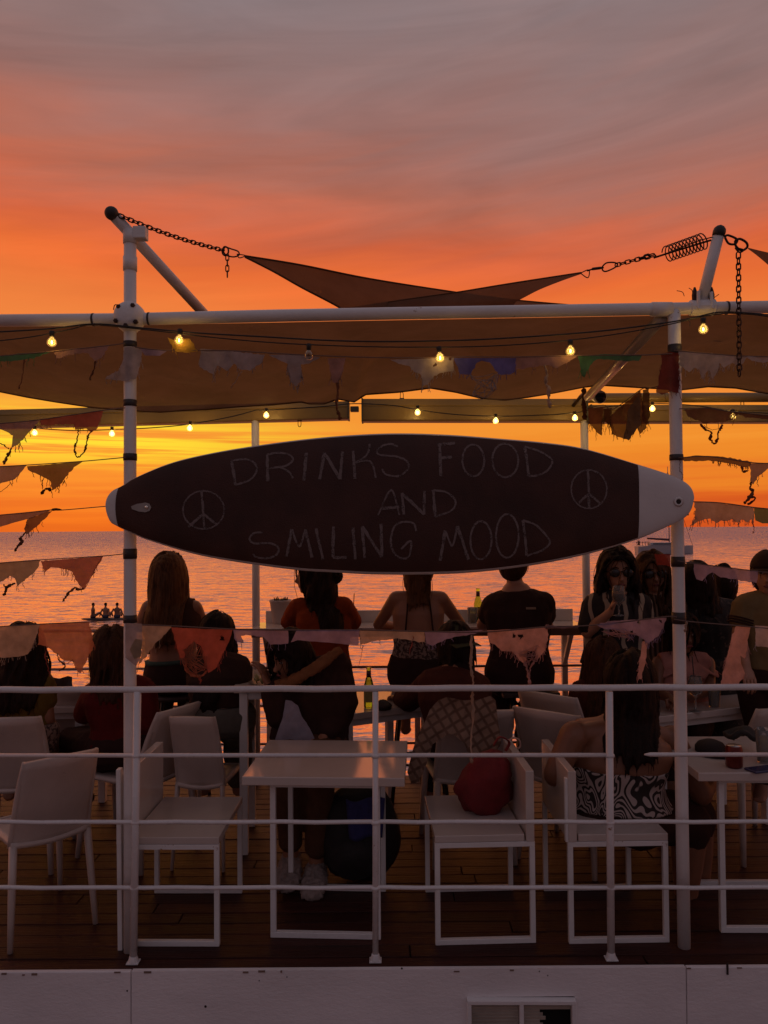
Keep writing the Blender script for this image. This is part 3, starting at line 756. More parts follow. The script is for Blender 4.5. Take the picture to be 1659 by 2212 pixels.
def chain(parent, pts, pitch, W, r):
    key = (pitch, W, r)
    L = pitch + 2 * r * 1.15
    seg = [(b - a).length for a, b in zip(pts, pts[1:])]; tot = sum(seg); n = max(1, int(tot / pitch)); pit = tot / n
    def at_(s_):
        for i, q in enumerate(seg):
            if s_ <= q or i == len(seg) - 1: return pts[i].lerp(pts[i + 1], s_ / q), (pts[i + 1] - pts[i]).normalized()
            s_ -= q
    for i in range(n):
        p, d = at_((i + .5) * pit)
        if key not in LINKS:
            o = link_mesh(L, W, r).build('link', CHAIN, None, smooth=True); o.parent = parent; LINKS[key] = o.data
        else:
            o = bpy.data.objects.new('link', LINKS[key]); COL.objects.link(o); o.parent = parent
        o.rotation_mode = 'QUATERNION'
        q = d.to_track_quat('X', 'Z'); tw = Vector((1, 0, 0))
        from mathutils import Quaternion
        q = q @ Quaternion((1, 0, 0), (0.12 if i % 2 == 0 else math.pi / 2 - .1)); o.rotation_quaternion = q
        o.location = p - wloc(parent)
def sagline(a, b, s_, n=12): return [a.lerp(b, i / n) + Vector((0, 0, -s_ * math.sin(math.pi * i / n))) for i in range(n + 1)]
def loop(name, parent, pts, r, n=5):
    pts = [Vector(p) for p in pts]; MB().tube(spline(pts + [pts[0]], n), r, 7).build(name, CHAIN, parent, smooth=True)
# left chain
c1_ = thing('chain', 'steel chain from the left strut down to the shade sail corner', 'chain', tuple(P(258, 464, 3.25)))
a = P(257, 465, 3.235); b = P(483, 541, 3.62)
chain(c1_, sagline(a, b, .012), .0215, .0165, .0031)
loop('shackle', c1_, [P(480, 540, 3.62), P(485, 533, 3.62), P(492, 536, 3.62), P(493, 546, 3.62), P(487, 552, 3.62), P(481, 548, 3.62)], .0042)
loop('carabiner', c1_, [P(483, 545, 3.63), P(486, 534, 3.63), P(500, 538, 3.635), P(514, 543, 3.64), P(516, 551, 3.64), P(505, 555, 3.64), P(490, 552, 3.63)], .0036)
loop('ring', c1_, [P(512, 549, 3.65), P(530, 552, 3.69), P(517, 557, 3.66)], .0026)
chain(c1_, [P(491, 550, 3.62), P(491, 598, 3.62)], .026, .0155, .0028)
# right spring assembly
c2_ = thing('tension_spring', 'coil spring with chain tying the sail to the right mast', 'spring', tuple(P(1480, 535, 3.4)))
a = P(1440, 549, 3.45); b = P(1522, 520, 3.30); N = 11; pts = []
d = (b - a); u, v = frame_of(d)
for i in range(N * 14 + 1):
    t = i / (N * 14); an = 2 * math.pi * t * N
    pts.append(a + d * t + u * (.0355 * math.cos(an)) + v * (.0355 * math.sin(an)))
MB().tube(pts, .0028, 6).build('coil', CHAIN, c2_, smooth=True)
MB().tube([P(1412, 557, 3.48), P(1440, 548, 3.45), P(1518, 524, 3.31), P(1535, 519, 3.25)], .0045, 6).build('rod', CHAIN, c2_, smooth=True)
MB().tube([P(1444, 545, 3.45), P(1512, 519, 3.30), P(1540, 512, 3.23)], .0026, 6).build('rod', CHAIN, c2_, smooth=True)
chain(c2_, [P(1330, 573, 3.56), P(1370, 562, 3.52), P(1415, 552, 3.48)], .021, .0165, .0030)
chain(c2_, [P(1372, 562, 3.51), P(1395, 554, 3.50), P(1412, 549, 3.48)], .021, .0165, .0030)
loop('carabiner', c2_, [P(1301, 576, 3.58), P(1310, 568, 3.57), P(1326, 567, 3.56), P(1334, 571, 3.56), P(1328, 578, 3.56), P(1310, 586, 3.57), P(1302, 584, 3.58)], .0036)
MB().tube([P(1268, 585, 3.61), P(1278, 582, 3.60), P(1280, 581, 3.60), P(1296, 579, 3.59), P(1304, 578, 3.58)], [.004, .004, .007, .007, .004], 8).build('turnbuckle', CHAIN, c2_, smooth=True)
loop('ring', c2_, [P(1254, 590, 3.62), P(1272, 583, 3.61), P(1270, 600, 3.61)], .0026)
c3_ = thing('chain', 'long steel chain hanging from the shackle beside the right mast', 'chain', tuple(P(1595, 545, 3.22)))
loop('carabiner', c3_, [P(1566, 513, 3.22), P(1572, 508, 3.22), P(1592, 517, 3.22), P(1588, 527, 3.22), P(1574, 526, 3.22)], .0048)
loop('shackle', c3_, [P(1588, 520, 3.22), P(1598, 516, 3.22), P(1612, 524, 3.23), P(1614, 534, 3.24), P(1602, 541, 3.24), P(1590, 532, 3.23)], .0052)
loop('ring', c3_, [P(1588, 535, 3.23), P(1597, 545, 3.23), P(1606, 540, 3.23)], .0036)
chain(c3_, [P(1595, 546, 3.22), P(1596, 680, 3.22), P(1597, 812, 3.22)], .0235, .0170, .0031)

# ------------------------------------------------------------------ string lights
CABLE = pm('black_cable', (.012, .010, .010), .6)
SOCK = pm('black_socket', (.014, .012, .012), .5)
def emis(name, col, s_):
    m = bpy.data.materials.new(name); m.use_nodes = True; t = m.node_tree; t.nodes.clear(); g = G(t)
    e = g.n('ShaderNodeEmission', i_Strength=s_); e.inputs[0].default_value = tuple(col) + (1,)
    o = g.n('ShaderNodeOutputMaterial'); g.l(e.outputs[0], o.inputs[0]); return m
def bulb_glass(name, tint, glow):
    m = bpy.data.materials.new(name); m.use_nodes = True; t = m.node_tree; t.nodes.clear(); g = G(t)
    tr = g.n('ShaderNodeBsdfTransparent'); tr.inputs[0].default_value = tuple(tint) + (1,)
    gl = g.n('ShaderNodeBsdfGlossy', i_Roughness=.08); gl.inputs[0].default_value = (1, .9, .7, 1)
    em = g.n('ShaderNodeEmission', i_Strength=glow); em.inputs[0].default_value = (1, .62, .16, 1)
    lw = g.n('ShaderNodeLayerWeight', i_Blend=.35); mx = g.n('ShaderNodeMixShader'); g.l(lw.outputs[1], mx.inputs[0])
    g.l(tr.outputs[0], mx.inputs[1]); g.l(gl.outputs[0], mx.inputs[2])
    ad = g.n('ShaderNodeAddShader'); g.l(mx.outputs[0], ad.inputs[0]); g.l(em.outputs[0], ad.inputs[1])
    o = g.n('ShaderNodeOutputMaterial'); g.l(ad.outputs[0], o.inputs[0]); return m
GL_DIM = bulb_glass('bulb_glass_dim', (.95, .80, .45), .16); GL_HOT = bulb_glass('bulb_glass_hot', (1, .85, .5), .95)
GL_OFF = bulb_glass('bulb_glass_unlit', (.8, .78, .75), 0.0)
FIL = emis('filament', (1, .62, .22), 22.0); FIL_H = emis('filament_hot', (1, .72, .30), 30.0)
def bulb(parent, p, size, lit, power, tilt=0.0):
    """screw-in festoon bulb hanging from the cable at p"""
    rt = Matrix.Rotation(tilt, 3, 'Y')
    def q(r, h): return (r * size, -h * size)
    ax = rt @ Vector((0, 0, -1))
    so_ = MB(); so_.lathe([(.55 * size, -.3 * size), (.6 * size, 0), (.55 * size, .9 * size), (.42 * size, 1.0 * size)], p, 12, axis=ax); sk_ = so_.build('socket', SOCK, parent, smooth=True)
    gb = MB(); gb.lathe([(.38 * size, .95 * size), (.45 * size, 1.15 * size), (.85 * size, 1.6 * size), (1.05 * size, 2.1 * size), (1.0 * size, 2.6 * size), (.7 * size, 3.0 * size), (.25 * size, 3.2 * size), (.02 * size, 3.22 * size)], p, 16, axis=ax)
    go = gb.build('bulb', GL_OFF if not lit else (GL_HOT if lit == 2 else GL_DIM), parent, smooth=True)
    if lit:
        MB().ball(Vector(p) + ax * (2.2 * size), (.2 * size, .2 * size, .42 * size), 10, 8).build('filament', FIL_H if lit == 2 else FIL, go, smooth=True)
        ld = bpy.data.lights.new('bulb_light', 'POINT'); ld.energy = power; ld.color = (1, .66, .26); ld.shadow_soft_size = .02
        lo = bpy.data.objects.new('bulb_light', ld); COL.objects.link(lo); lo.parent = parent
        lo.location = Vector(p) + ax * (2.2 * size) - wloc(parent)
FY = PY - .07
sl1 = thing('string_lights', 'festoon bulbs on two black cables sagging along the front beam', 'string lights', tuple(P(829, 740, FY)))
cabA = [P(x, y, FY) for x, y in ((-60, 720), (100, 711), (202, 700), (300, 708), (420, 719), (560, 727), (700, 735), (830, 738), (1000, 735), (1150, 727), (1300, 715), (1440, 697), (1500, 686), (1570, 674), (1720, 686))]
cabB = [P(x, y, FY + .015) for x, y in ((-60, 742), (60, 729), (150, 712), (202, 702), (330, 714), (460, 729), (600, 741), (760, 748), (900, 750), (1050, 748), (1200, 738), (1330, 722), (1440, 702), (1570, 677), (1720, 692))]
MB().tube(spline(cabA, 6), .0034, 6).build('cable', CABLE, sl1, smooth=True)
MB().tube(spline(cabB, 6), .0026, 6).build('cable', CABLE, sl1, smooth=True)
for (x, y, lit, tl) in ((112, 718, 1, 0), (389, 714, 1, .1), (667, 746, 0, 0), (948, 752, 1, -.12), (1232, 737, 1, 0), (1519, 690, 1, 0)):
    bulb(sl1, P(x, y, FY - .01), .0190, lit, .2, tl)
sl2 = thing('string_lights', 'glowing festoon bulbs on a thin cable strung along the far awning', 'string lights', tuple(P(829, 900, 5.2)))
LY = 5.22
cabC = [P(x, y, LY) for x, y in ((-60, 915), (75, 925), (160, 930), (241, 928), (330, 924), (411, 916), (500, 900), (553, 886), (575, 886), (700, 878), (765, 872), (850, 876), (902, 885), (980, 895), (1071, 899), (1160, 897), (1241, 892), (1300, 880), (1409, 872), (1500, 876), (1585, 888), (1720, 896))]
MB().tube(spline(cabC, 5), .0036, 6).build('cable', CABLE, sl2, smooth=True)
for (x, y, lit) in ((75, 922, 2), (242, 924, 2), (411, 912, 2), (575, 884, 2), (902, 878, 2), (1071, 896, 2), (1241, 890, 2), (1409, 870, 2), (1583, 886, 2)):
    bulb(sl2, P(x, y, LY - .01), .0190, lit, .9, random.uniform(-.1, .1))
# ------------------------------------------------------------------ ragged bunting
FLG = {}
def fm(key):
    cols = dict(mauve=(.40, .24, .22), red=(.50, .13, .09), orange=(.60, .22, .12), brown=(.27, .115, .065), olive=(.38, .30, .21), cream=(.54, .41, .32),
                green=(.09, .24, .12), blue=(.15, .15, .42), white=(.55, .47, .45), lilac=(.40, .30, .42), teal=(.16, .24, .23), yellow=(.45, .28, .06),
                pink=(.66, .38, .33), darkred=(.26, .05, .04), dark=(.20, .085, .05), grey=(.42, .37, .39))
    if key not in FLG: FLG[key] = pm('flag_' + key, cols[key], .9, .25, 14, bump=.5, bscale=260, trans=.48, spec=.1, clear=.06)
    return FLG[key]
STRING = pm('bunting_string', (.16, .10, .08), .8)
def cv(ox, oy, k): return lambda p: (ox + p[0] * k, oy + p[1] * k)
cA = cv(0, 898.6, .20317); c1z = cv(0, 708.5, .21878); c3z = cv(0, 1330.7, .21878); c6z = cv(259.2, 1330.7, .21878)
cz1 = cv(518.5, 1209.7, .15626); cz4 = cv(829.5, 1330.7, .1875); czl = cv(864.1, 1278.8, .2292); cz5 = cv(1244.3, 1175.2, .14584)
c2z = cv(328.4, 708.5, .27084); c3b = cv(743.1, 725.8, .25); c4z = cv(1106, 708.5, .21878); c5z = cv(1417.1, 639.4, .2579); c6b = cv(1417.1, 1175.2, .15629)
ident = lambda p: p
frnd = random.Random(21)
def flag(parent, tf, poly, col, Y, wave=.016, fringe=0, fr_len=16, holes=0):
    """one cloth flag: outline filled, subdivided, rippled in depth, with loose threads along its torn edges"""
    pts = [tf(p) for p in poly]; n = len(pts)
    # roughen the torn lower edges
    out = []; ymin = min(p[1] for p in pts)
    for i, p in enumerate(pts):
        q = pts[(i + 1) % n]; L = math.hypot(q[0] - p[0], q[1] - p[1]); low = (p[1] + q[1]) / 2 > ymin + 7
        k = max(1, int(L / 5)); out.append(p)
        for j in range(1, k):
            t = j / k; w = frnd.uniform(-1.4, 1.4) if (low and fringe) else (frnd.uniform(-.35, .35))
            nx_, ny_ = -(q[1] - p[1]) / L, (q[0] - p[0]) / L
            out.append((p[0] + (q[0] - p[0]) * t + nx_ * w, p[1] + (q[1] - p[1]) * t + ny_ * w))
    seed = frnd.uniform(0, 50)
    bm = bmesh.new(); vs = [bm.verts.new(P(x, y, Y)) for x, y in out]
    es = [bm.edges.new((vs[i], vs[(i + 1) % len(vs)])) for i in range(len(vs))]
    bmesh.ops.triangle_fill(bm, use_beauty=True, edges=es)
    for _ in range(3):
        lg = [e for e in bm.edges if e.calc_length() > .016]
        if not lg: break
        bmesh.ops.subdivide_edges(bm, edges=lg, cuts=1)
        bmesh.ops.triangulate(bm, faces=[f for f in bm.faces if len(f.verts) > 3])
    zt_ = max(v.co.z for v in bm.verts)
    for v in bm.verts:
        hang = min(1, (zt_ - v.co.z) / .05)
        w = mnoise.noise(Vector((v.co.x * 14 + seed, v.co.z * 4, seed))) * wave * hang
        w += mnoise.noise(Vector((v.co.x * 45 + seed, v.co.z * 22, seed))) * wave * .35 * hang
        v.co.y += w
    if holes:
        fs = list(bm.faces); hc = [frnd.choice(fs).calc_center_median() for _ in range(holes)]
        rm = [f for f in fs if any((f.calc_center_median() - c).length < frnd.uniform(.005, .011) for c in hc)]
        bmesh.ops.delete(bm, geom=rm, context='FACES')
    off = wloc(parent); me = bpy.data.meshes.new('flag')
    for v in bm.verts: v.co -= off
    bmesh.ops.recalc_face_normals(bm, faces=bm.faces); bm.to_mesh(me); bm.free()
    me.materials.append(fm(col)); me.polygons.foreach_set('use_smooth', [True] * len(me.polygons))
    o = bpy.data.objects.new('flag', me); COL.objects.link(o); o.parent = parent
    if fringe:
        mb = MB(); low = [p for p in out if p[1] > ymin + 7 + .25 * (max(q[1] for q in out) - ymin)]
        for _ in range(fringe):
            if not low: break
            x, y = frnd.choice(low); L = fr_len * frnd.uniform(.3, 1.2); q = [P(x, y - 2, Y)]; dx_ = frnd.uniform(-.4, .4)
            for k in range(1, 5): q.append(P(x + dx_ * L * k / 4 + frnd.uniform(-1.4, 1.4), y + L * k / 4, Y + frnd.uniform(-.004, .004)))
            mb.tube(spline(q, 3), .00115, 4)
        mb.build('loose_threads', fm(col), o, smooth=True, kind='stuff')
    return o
def tail(parent, tf, pts, col, Y, r=.0036, knots=2):
    pp = spline([P(*tf(p), Y) for p in pts], 7); n = len(pp)
    pp = [p + Vector((frnd.uniform(-.0025, .0025), frnd.uniform(-.003, .003), frnd.uniform(-.002, .002))) for p in pp]
    ks = [frnd.randrange(n) for _ in range(knots)]
    rad = [r * (frnd.uniform(.55, .95) + max([0] + [.75 * (1 - abs(i - k) / 3) for k in ks if abs(i - k) < 3])) for i in range(n)]
    o = MB().tube(pp, rad, 6).build('frayed_tail', fm(col), parent, smooth=True); return o
def web(parent, tf, poly, col, Y, n=14):
    """tangle of loose threads across a torn-out patch"""
    pts = [tf(p) for p in poly]; mb = MB()
    for _ in range(n):
        a = frnd.choice(pts); b = frnd.choice(pts); t = frnd.random(); a = (a[0] + (b[0] - a[0]) * t * .2, a[1] + (b[1] - a[1]) * t * .2)
        m = ((a[0] + b[0]) / 2 + frnd.uniform(-8, 8), (a[1] + b[1]) / 2 + frnd.uniform(0, 9))
        mb.tube(spline([P(*a, Y), P(*m, Y - .006), P(*b, Y)], 5), .0012, 4)
    mb.build('thread_tangle', fm(col), parent, smooth=True, kind='stuff')
def bunting(label, tf, line, Y, r=.0022, Y1=None):
    pts = [P(*tf(p), Y if Y1 is None else lerp(Y, Y1, i / (len(line) - 1))) for i, p in enumerate(line)]
    t = thing('bunting', label, 'bunting', tuple(pts[len(pts) // 2]), 'strings of ragged bunting')
    MB().tube(spline(pts, 6), r, 6).build('string', STRING, t, smooth=True); return t
BYF = 3.235
# left of the left post, top to bottom
b = bunting('green and mauve torn flags left of the left post under the canopy', c1z, [(-80, 285), (520, 230), (1080, 172), (1230, 150)], BYF)
flag(b, c1z, [(-60, 282), (200, 252), (520, 230), (310, 300), (200, 320), (0, 335), (-60, 345)], 'green', BYF, fringe=8)
flag(b, c1z, [(535, 245), (700, 205), (1080, 172), (1010, 300), (940, 330), (860, 245), (700, 265), (560, 300)], 'mauve', BYF, fringe=10)
tail(b, c1z, [(940, 330), (930, 400), (895, 480), (890, 510)], 'dark', BYF); tail(b, c1z, [(240, 310), (225, 420), (215, 520), (180, 600)], 'brown', BYF, .003)
b = bunting('mauve and red torn flags strung above the yellow streak of sky at left', c1z, [(-80, 950), (395, 905), (1020, 812), (1235, 788)], BYF)
flag(b, c1z, [(-80, 952), (398, 906), (290, 1030), (200, 1140), (105, 1192), (128, 1062), (0, 1000), (-80, 990)], 'mauve', BYF, fringe=10)
flag(b, c1z, [(402, 904), (1020, 814), (960, 985), (900, 1030), (845, 990), (742, 1005), (728, 950), (400, 962)], 'red', BYF, fringe=14, fr_len=8)
tail(b, c1z, [(110, 1185), (85, 1240), (62, 1290), (35, 1345)], 'brown', BYF, .0045, 4); tail(b, c1z, [(-20, 1130), (40, 1160), (85, 1195)], 'brown', BYF, .0022)
tail(b, c1z, [(775, 1010), (760, 1120), (735, 1170), (745, 1240), (770, 1275), (825, 1235), (855, 1150), (870, 1070), (905, 1015)], 'brown', BYF, .0035, 6)
b = bunting('dark brown flags on the string level with the top of the surfboard nose', cA, [(-80, 540), (280, 522), (870, 482), (1335, 440)], BYF)
flag(b, cA, [(-80, 538), (285, 526), (160, 670), (0, 725), (-80, 740)], 'mauve', BYF, fringe=6)
flag(b, cA, [(290, 535), (880, 484), (790, 545), (640, 750), (545, 792), (528, 690), (460, 652), (400, 620), (300, 572)], 'brown', BYF, fringe=16, fr_len=14)
tail(b, cA, [(535, 785), (490, 775), (450, 810), (440, 830)], 'dark', BYF, .005, 3); tail(b, cA, [(110, 705), (70, 760), (0, 805)], 'brown', BYF, .0015, 0); tail(b, cA, [(465, 650), (450, 720), (455, 775)], 'brown', BYF, .0018)
b = bunting('brown flags with a knotted tail on the string ending at the surfboard nose', cA, [(-80, 1060), (300, 1025), (550, 998), (660, 1000), (1150, 958)], BYF)
flag(b, cA, [(-80, 1060), (300, 1028), (550, 1000), (340, 1082), (0, 1178), (-80, 1195)], 'mauve', BYF)
flag(b, cA, [(320, 1080), (560, 1000), (480, 1090), (330, 1230), (285, 1265), (262, 1200), (290, 1110)], 'brown', BYF, fringe=14, fr_len=12)
tail(b, cA, [(270, 1240), (215, 1300), (235, 1330), (190, 1385), (155, 1425)], 'dark', BYF, .005, 4); MB().tube(spline([P(*cA(p), BYF) for p in ((545, 1000), (600, 992), (660, 1000))], 5), [.002, .004, .006, .006, .006, .006, .005, .005, .004, .003, .002][:11], 6).build('knot', fm('dark'), b, smooth=True)
b = bunting('olive and red torn flags in front of the sea left of the left post', cA, [(-80, 1568), (430, 1530), (1100, 1488), (1340, 1463)], BYF)
flag(b, cA, [(-80, 1568), (430, 1534), (395, 1620), (300, 1720), (180, 1812), (152, 1728), (90, 1700), (25, 1755), (-80, 1780)], 'olive', BYF, fringe=14)
flag(b, cA, [(430, 1540), (540, 1535), (1100, 1490), (1000, 1660), (890, 1850), (835, 1795), (795, 1740), (765, 1655), (700, 1630), (545, 1608), (470, 1670)], 'red', BYF, fringe=20, fr_len=12)
tail(b, cA, [(160, 1780), (85, 1810), (60, 1850), (50, 1905)], 'dark', BYF, .005, 3); tail(b, cA, [(40, 1790), (65, 1840), (55, 1900)], 'dark', BYF, .003)
tail(b, cA, [(885, 1840), (830, 1845), (800, 1825), (740, 1870), (700, 1920), (670, 1965)], 'brown', BYF, .0045, 4); tail(b, cA, [(1080, 1500), (1000, 1650), (900, 1840)], 'red', BYF - .006, .0014, 0)
b = bunting('large cream and orange flags hanging in front of the seated people at left', c3z, [(-80, 108), (390, 80), (880, 56), (1245, 33)], BYF)
flag(b, c3z, [(-80, 110), (400, 84), (360, 190), (320, 300), (265, 380), (150, 405), (60, 412), (-80, 415)], 'cream', BYF, fringe=30, fr_len=14)
flag(b, c3z, [(385, 84), (885, 58), (905, 180), (932, 290), (870, 420), (802, 562), (770, 555), (722, 452), (632, 442), (560, 372), (470, 310), (368, 285)], 'orange', BYF, fringe=12, fr_len=10)
tail(b, c3z, [(565, 372), (590, 440), (640, 490), (585, 545)], 'dark', BYF, .003, 2); tail(b, c3z, [(470, 300), (445, 390), (475, 520), (500, 600)], 'red', BYF, .0022, 1); tail(b, c3z, [(625, 480), (690, 455), (715, 430)], 'red', BYF, .002, 0)
# between the posts, low: crosses in front of the people
MY = 3.245
b = bunting('ragged flags strung low between the two posts in front of the guests', ident, [(285, 1349), (370, 1352), (505, 1359), (640, 1361), (780, 1361), (920, 1364), (1050, 1365), (1180, 1354), (1260, 1352), (1350, 1343), (1440, 1332), (1462, 1333)], MY, .0028)
flag(b, c6z, [(55, 68), (215, 75), (222, 230), (200, 420), (160, 495), (55, 410)], 'grey', MY - .03, .006)
flag(b, c6z, [(150, 225), (215, 235), (210, 400), (140, 425), (95, 330)], 'olive', MY - .036, .004)
flag(b, c6z, [(218, 82), (512, 100), (430, 190), (340, 292), (165, 512), (212, 385)], 'cream', MY, fringe=6)
flag(b, c6z, [(508, 112), (820, 128), (1115, 132), (1075, 260), (1010, 380), (960, 500), (880, 555), (830, 430), (800, 300), (730, 250), (640, 330), (650, 430), (600, 420), (560, 320)], 'red', MY, fringe=40, fr_len=16, holes=2)
web(b, c6z, [(640, 330), (650, 430), (680, 540), (760, 575), (830, 540), (880, 520), (860, 400), (800, 300), (730, 260), (700, 420), (600, 420)], 'orange', MY - .004, 46)
tail(b, c6z, [(650, 420), (660, 540), (740, 590), (800, 590), (860, 545)], 'orange', MY, .005, 5); tail(b, c6z, [(790, 590), (795, 640), (790, 670)], 'red', MY, .004)
flag(b, c6z, [(1118, 132), (1400, 140), (1659, 138), (1659, 275), (1480, 285), (1420, 210), (1270, 190), (1195, 195), (1222, 268), (1140, 238)], 'lilac', MY, fringe=8)
flag(b, cz1, [(780, 975), (1650, 968), (1640, 1185), (1200, 1140), (800, 1108), (700, 1140)], 'lilac', MY - .004, .008)
flag(b, ident, [(777, 1362), (850, 1363), (917, 1364), (918, 1388), (900, 1386), (860, 1379), (815, 1384), (777, 1393)], 'cream', MY, fringe=12, fr_len=9)
flag(b, cz4, [(468, 182), (960, 172), (1150, 160), (1050, 205), (860, 235), (700, 270), (560, 345), (490, 315)], 'lilac', MY, fringe=18, fr_len=10)
flag(b, czl, [(820, 362), (1100, 350), (1390, 332), (1398, 400), (1370, 545), (1290, 640), (1270, 560), (1200, 560), (1190, 690), (1120, 640), (1060, 560), (960, 560), (900, 500), (845, 480)], 'pink', MY, fringe=46, fr_len=14, holes=2)
web(b, czl, [(1180, 540), (1220, 660), (1300, 600), (1290, 500), (1240, 640), (1060, 570), (1130, 600)], 'pink', MY, 22)
tail(b, czl, [(1180, 660), (1200, 740), (1212, 800), (1218, 860)], 'pink', MY, .0055, 3); tail(b, czl, [(1270, 640), (1230, 720), (1215, 800)], 'pink', MY, .003)
tail(b, ident, [(1182, 1354), (1215, 1356), (1250, 1352)], 'mauve', MY, .007, 3)
flag(b, cz5, [(300, 1190), (500, 1140), (900, 1120), (1340, 1092), (1300, 1250), (1200, 1380), (1060, 1480), (985, 1400), (900, 1350), (780, 1330), (600, 1270), (400, 1250)], 'lilac', MY, fringe=40, fr_len=14, holes=3)
flag(b, cz5, [(985, 1440), (1060, 1440), (1040, 1600), (1010, 1800), (960, 2000), (905, 1990), (930, 1750)], 'pink', MY, .01, fringe=10)
web(b, cz5, [(500, 1230), (620, 1350), (800, 1380), (900, 1330), (700, 1240), (380, 1290)], 'pink', MY, 22)
tail(b, ident, [(1018, 1372), (1019, 1410), (1017, 1440), (1022, 1470), (1020, 1500), (1022, 1540), (1018, 1600), (1018, 1648)], 'cream', MY - .02, .0050, 9)
tail(b, ident, [(893, 1375), (890, 1390), (884, 1412)], 'red', MY, .0018); tail(b, ident, [(785, 1395), (775, 1440)], 'red', MY, .001, 0)
# between the posts, high: under the canopy
HY = 3.24
b = bunting('faded flags strung high between the posts under the canopy', ident, [(292, 750), (360, 757), (480, 757), (640, 766), (760, 771), (880, 773), (1000, 771), (1120, 771), (1250, 768), (1385, 767), (1452, 764)], HY, .0024)
flag(b, ident, [(302, 752), (362, 757), (346, 769), (312, 767)], 'lilac', HY)
flag(b, c2z, [(122, 72), (170, 95), (300, 85), (362, 182), (280, 195), (200, 192), (142, 120)], 'yellow', HY - .01, fringe=6)
flag(b, c2z, [(385, 165), (640, 185), (900, 212), (882, 270), (780, 342), (700, 330), (655, 285), (600, 345), (520, 300), (490, 372), (380, 312)], 'grey', HY, fringe=16)
flag(b, c2z, [(930, 215), (1150, 212), (1342, 232), (1250, 288), (1190, 292), (1192, 430), (1150, 470), (1105, 430), (1082, 285)], 'grey', HY, fringe=24, fr_len=16)
flag(b, c2z, [(1400, 242), (1545, 240), (1515, 360), (1482, 450), (1440, 430)], 'mauve', HY, fringe=8)
tail(b, c2z, [(1478, 440), (1482, 520), (1470, 600), (1478, 660), (1500, 722)], 'brown', HY, .0055, 5); tail(b, c2z, [(715, 345), (670, 420), (625, 480)], 'grey', HY, .0016, 0)
flag(b, c3b, [(400, 205), (700, 195), (950, 188), (945, 302), (860, 315), (780, 342), (725, 420), (680, 430), (660, 330), (600, 300), (570, 262), (470, 240)], 'grey', HY, fringe=26, fr_len=14, holes=2)
flag(b, c3b, [(950, 190), (1220, 190), (1490, 190), (1482, 312), (1440, 332), (1335, 332), (1260, 230), (1190, 212), (1150, 230), (1095, 332), (1000, 332)], 'blue', HY, fringe=10)
web(b, c3b, [(1090, 340), (1120, 480), (1210, 540), (1290, 480), (1330, 320), (1200, 380), (1280, 380), (1150, 520)], 'grey', HY, 34)
flag(b, c4z, [(38, 292), (350, 275), (655, 272), (560, 330), (440, 402), (380, 372), (300, 372), (40, 410)], 'mauve', HY, fringe=8)
tail(b, c4z, [(320, 375), (345, 450), (335, 540), (362, 600), (362, 700), (372, 790)], 'cream', HY, .0065, 5)
flag(b, c4z, [(650, 278), (900, 258), (1282, 265), (1250, 326), (1000, 318), (840, 310), (770, 370), (715, 490), (690, 470), (672, 380)], 'green', HY, fringe=8)
flag(b, c4z, [(1475, 255), (1560, 235), (1650, 245), (1655, 430), (1650, 640), (1560, 625), (1480, 660), (1425, 640), (1445, 500), (1470, 400)], 'darkred', PY - .034, .010, fringe=14)
flag(b, c1z, [(1225, 190), (1320, 182), (1402, 215), (1395, 330), (1370, 420), (1342, 505), (1235, 522), (1130, 515), (1045, 500), (1100, 455), (1180, 405), (1215, 300)], 'white', PY - .034, .010, fringe=10)
# dark bundle between the far and the front post
b = bunting('bundle of dark frayed flags hanging beside the far right post', c4z, [(735, 800), (900, 760), (1000, 800), (1270, 610), (1340, 600), (1500, 560)], 4.3, .0022, 3.5)
flag(b, c4z, [(745, 795), (820, 790), (905, 780), (895, 900), (890, 1062), (850, 1040), (760, 935)], 'brown', 4.3, .02, fringe=16, fr_len=16)
flag(b, c4z, [(900, 800), (985, 790), (975, 960), (905, 920)], 'dark', 4.25, .02, fringe=16, fr_len=22)
flag(b, c4z, [(980, 855), (1120, 740), (1270, 612), (1300, 760), (1335, 985), (1260, 1050), (1230, 980), (1150, 1112), (1060, 1080), (985, 1050)], 'brown', 4.1, .03, fringe=30, fr_len=12)
flag(b, c4z, [(1150, 800), (1260, 640), (1260, 960), (1150, 1105), (1110, 1080)], 'olive', 4.08, .03, fringe=8)
flag(b, c4z, [(1290, 612), (1352, 600), (1362, 850), (1340, 960), (1290, 900)], 'dark', 3.95, .02, fringe=10)
tail(b, c4z, [(715, 600), (705, 700), (715, 800), (720, 900)], 'dark', 4.9, .012, 6)
# right of the right post, top to bottom
b = bunting('white fringed flags right of the right post under the canopy', c5z, [(150, 455), (680, 500), (1040, 510)], BYF)
flag(b, c5z, [(190, 462), (450, 478), (690, 502), (1000, 508), (1000, 560), (800, 545), (760, 515), (705, 592), (640, 560), (560, 600), (530, 560), (500, 650), (470, 700), (440, 620), (390, 700), (370, 620), (320, 600), (280, 640), (200, 585)], 'white', BYF, fringe=34, fr_len=14)
b = bunting('dark flag with a knotted loop hanging below the far awning at right', c5z, [(195, 945), (430, 940), (600, 965), (1040, 1010)], BYF)
flag(b, c5z, [(235, 950), (430, 942), (600, 966), (1000, 1008), (1000, 1035), (750, 1020), (690, 990), (640, 1040), (560, 1055), (400, 1070), (355, 1040), (270, 1010)], 'dark', BYF, .01, fringe=6)
tail(b, c5z, [(375, 1075), (420, 1120), (460, 1140), (455, 1190), (480, 1235), (510, 1215), (530, 1130), (560, 1080)], 'darkred', BYF, .0045, 6); tail(b, c5z, [(400, 1080), (470, 1120), (540, 1110)], 'darkred', BYF, .0015, 0)
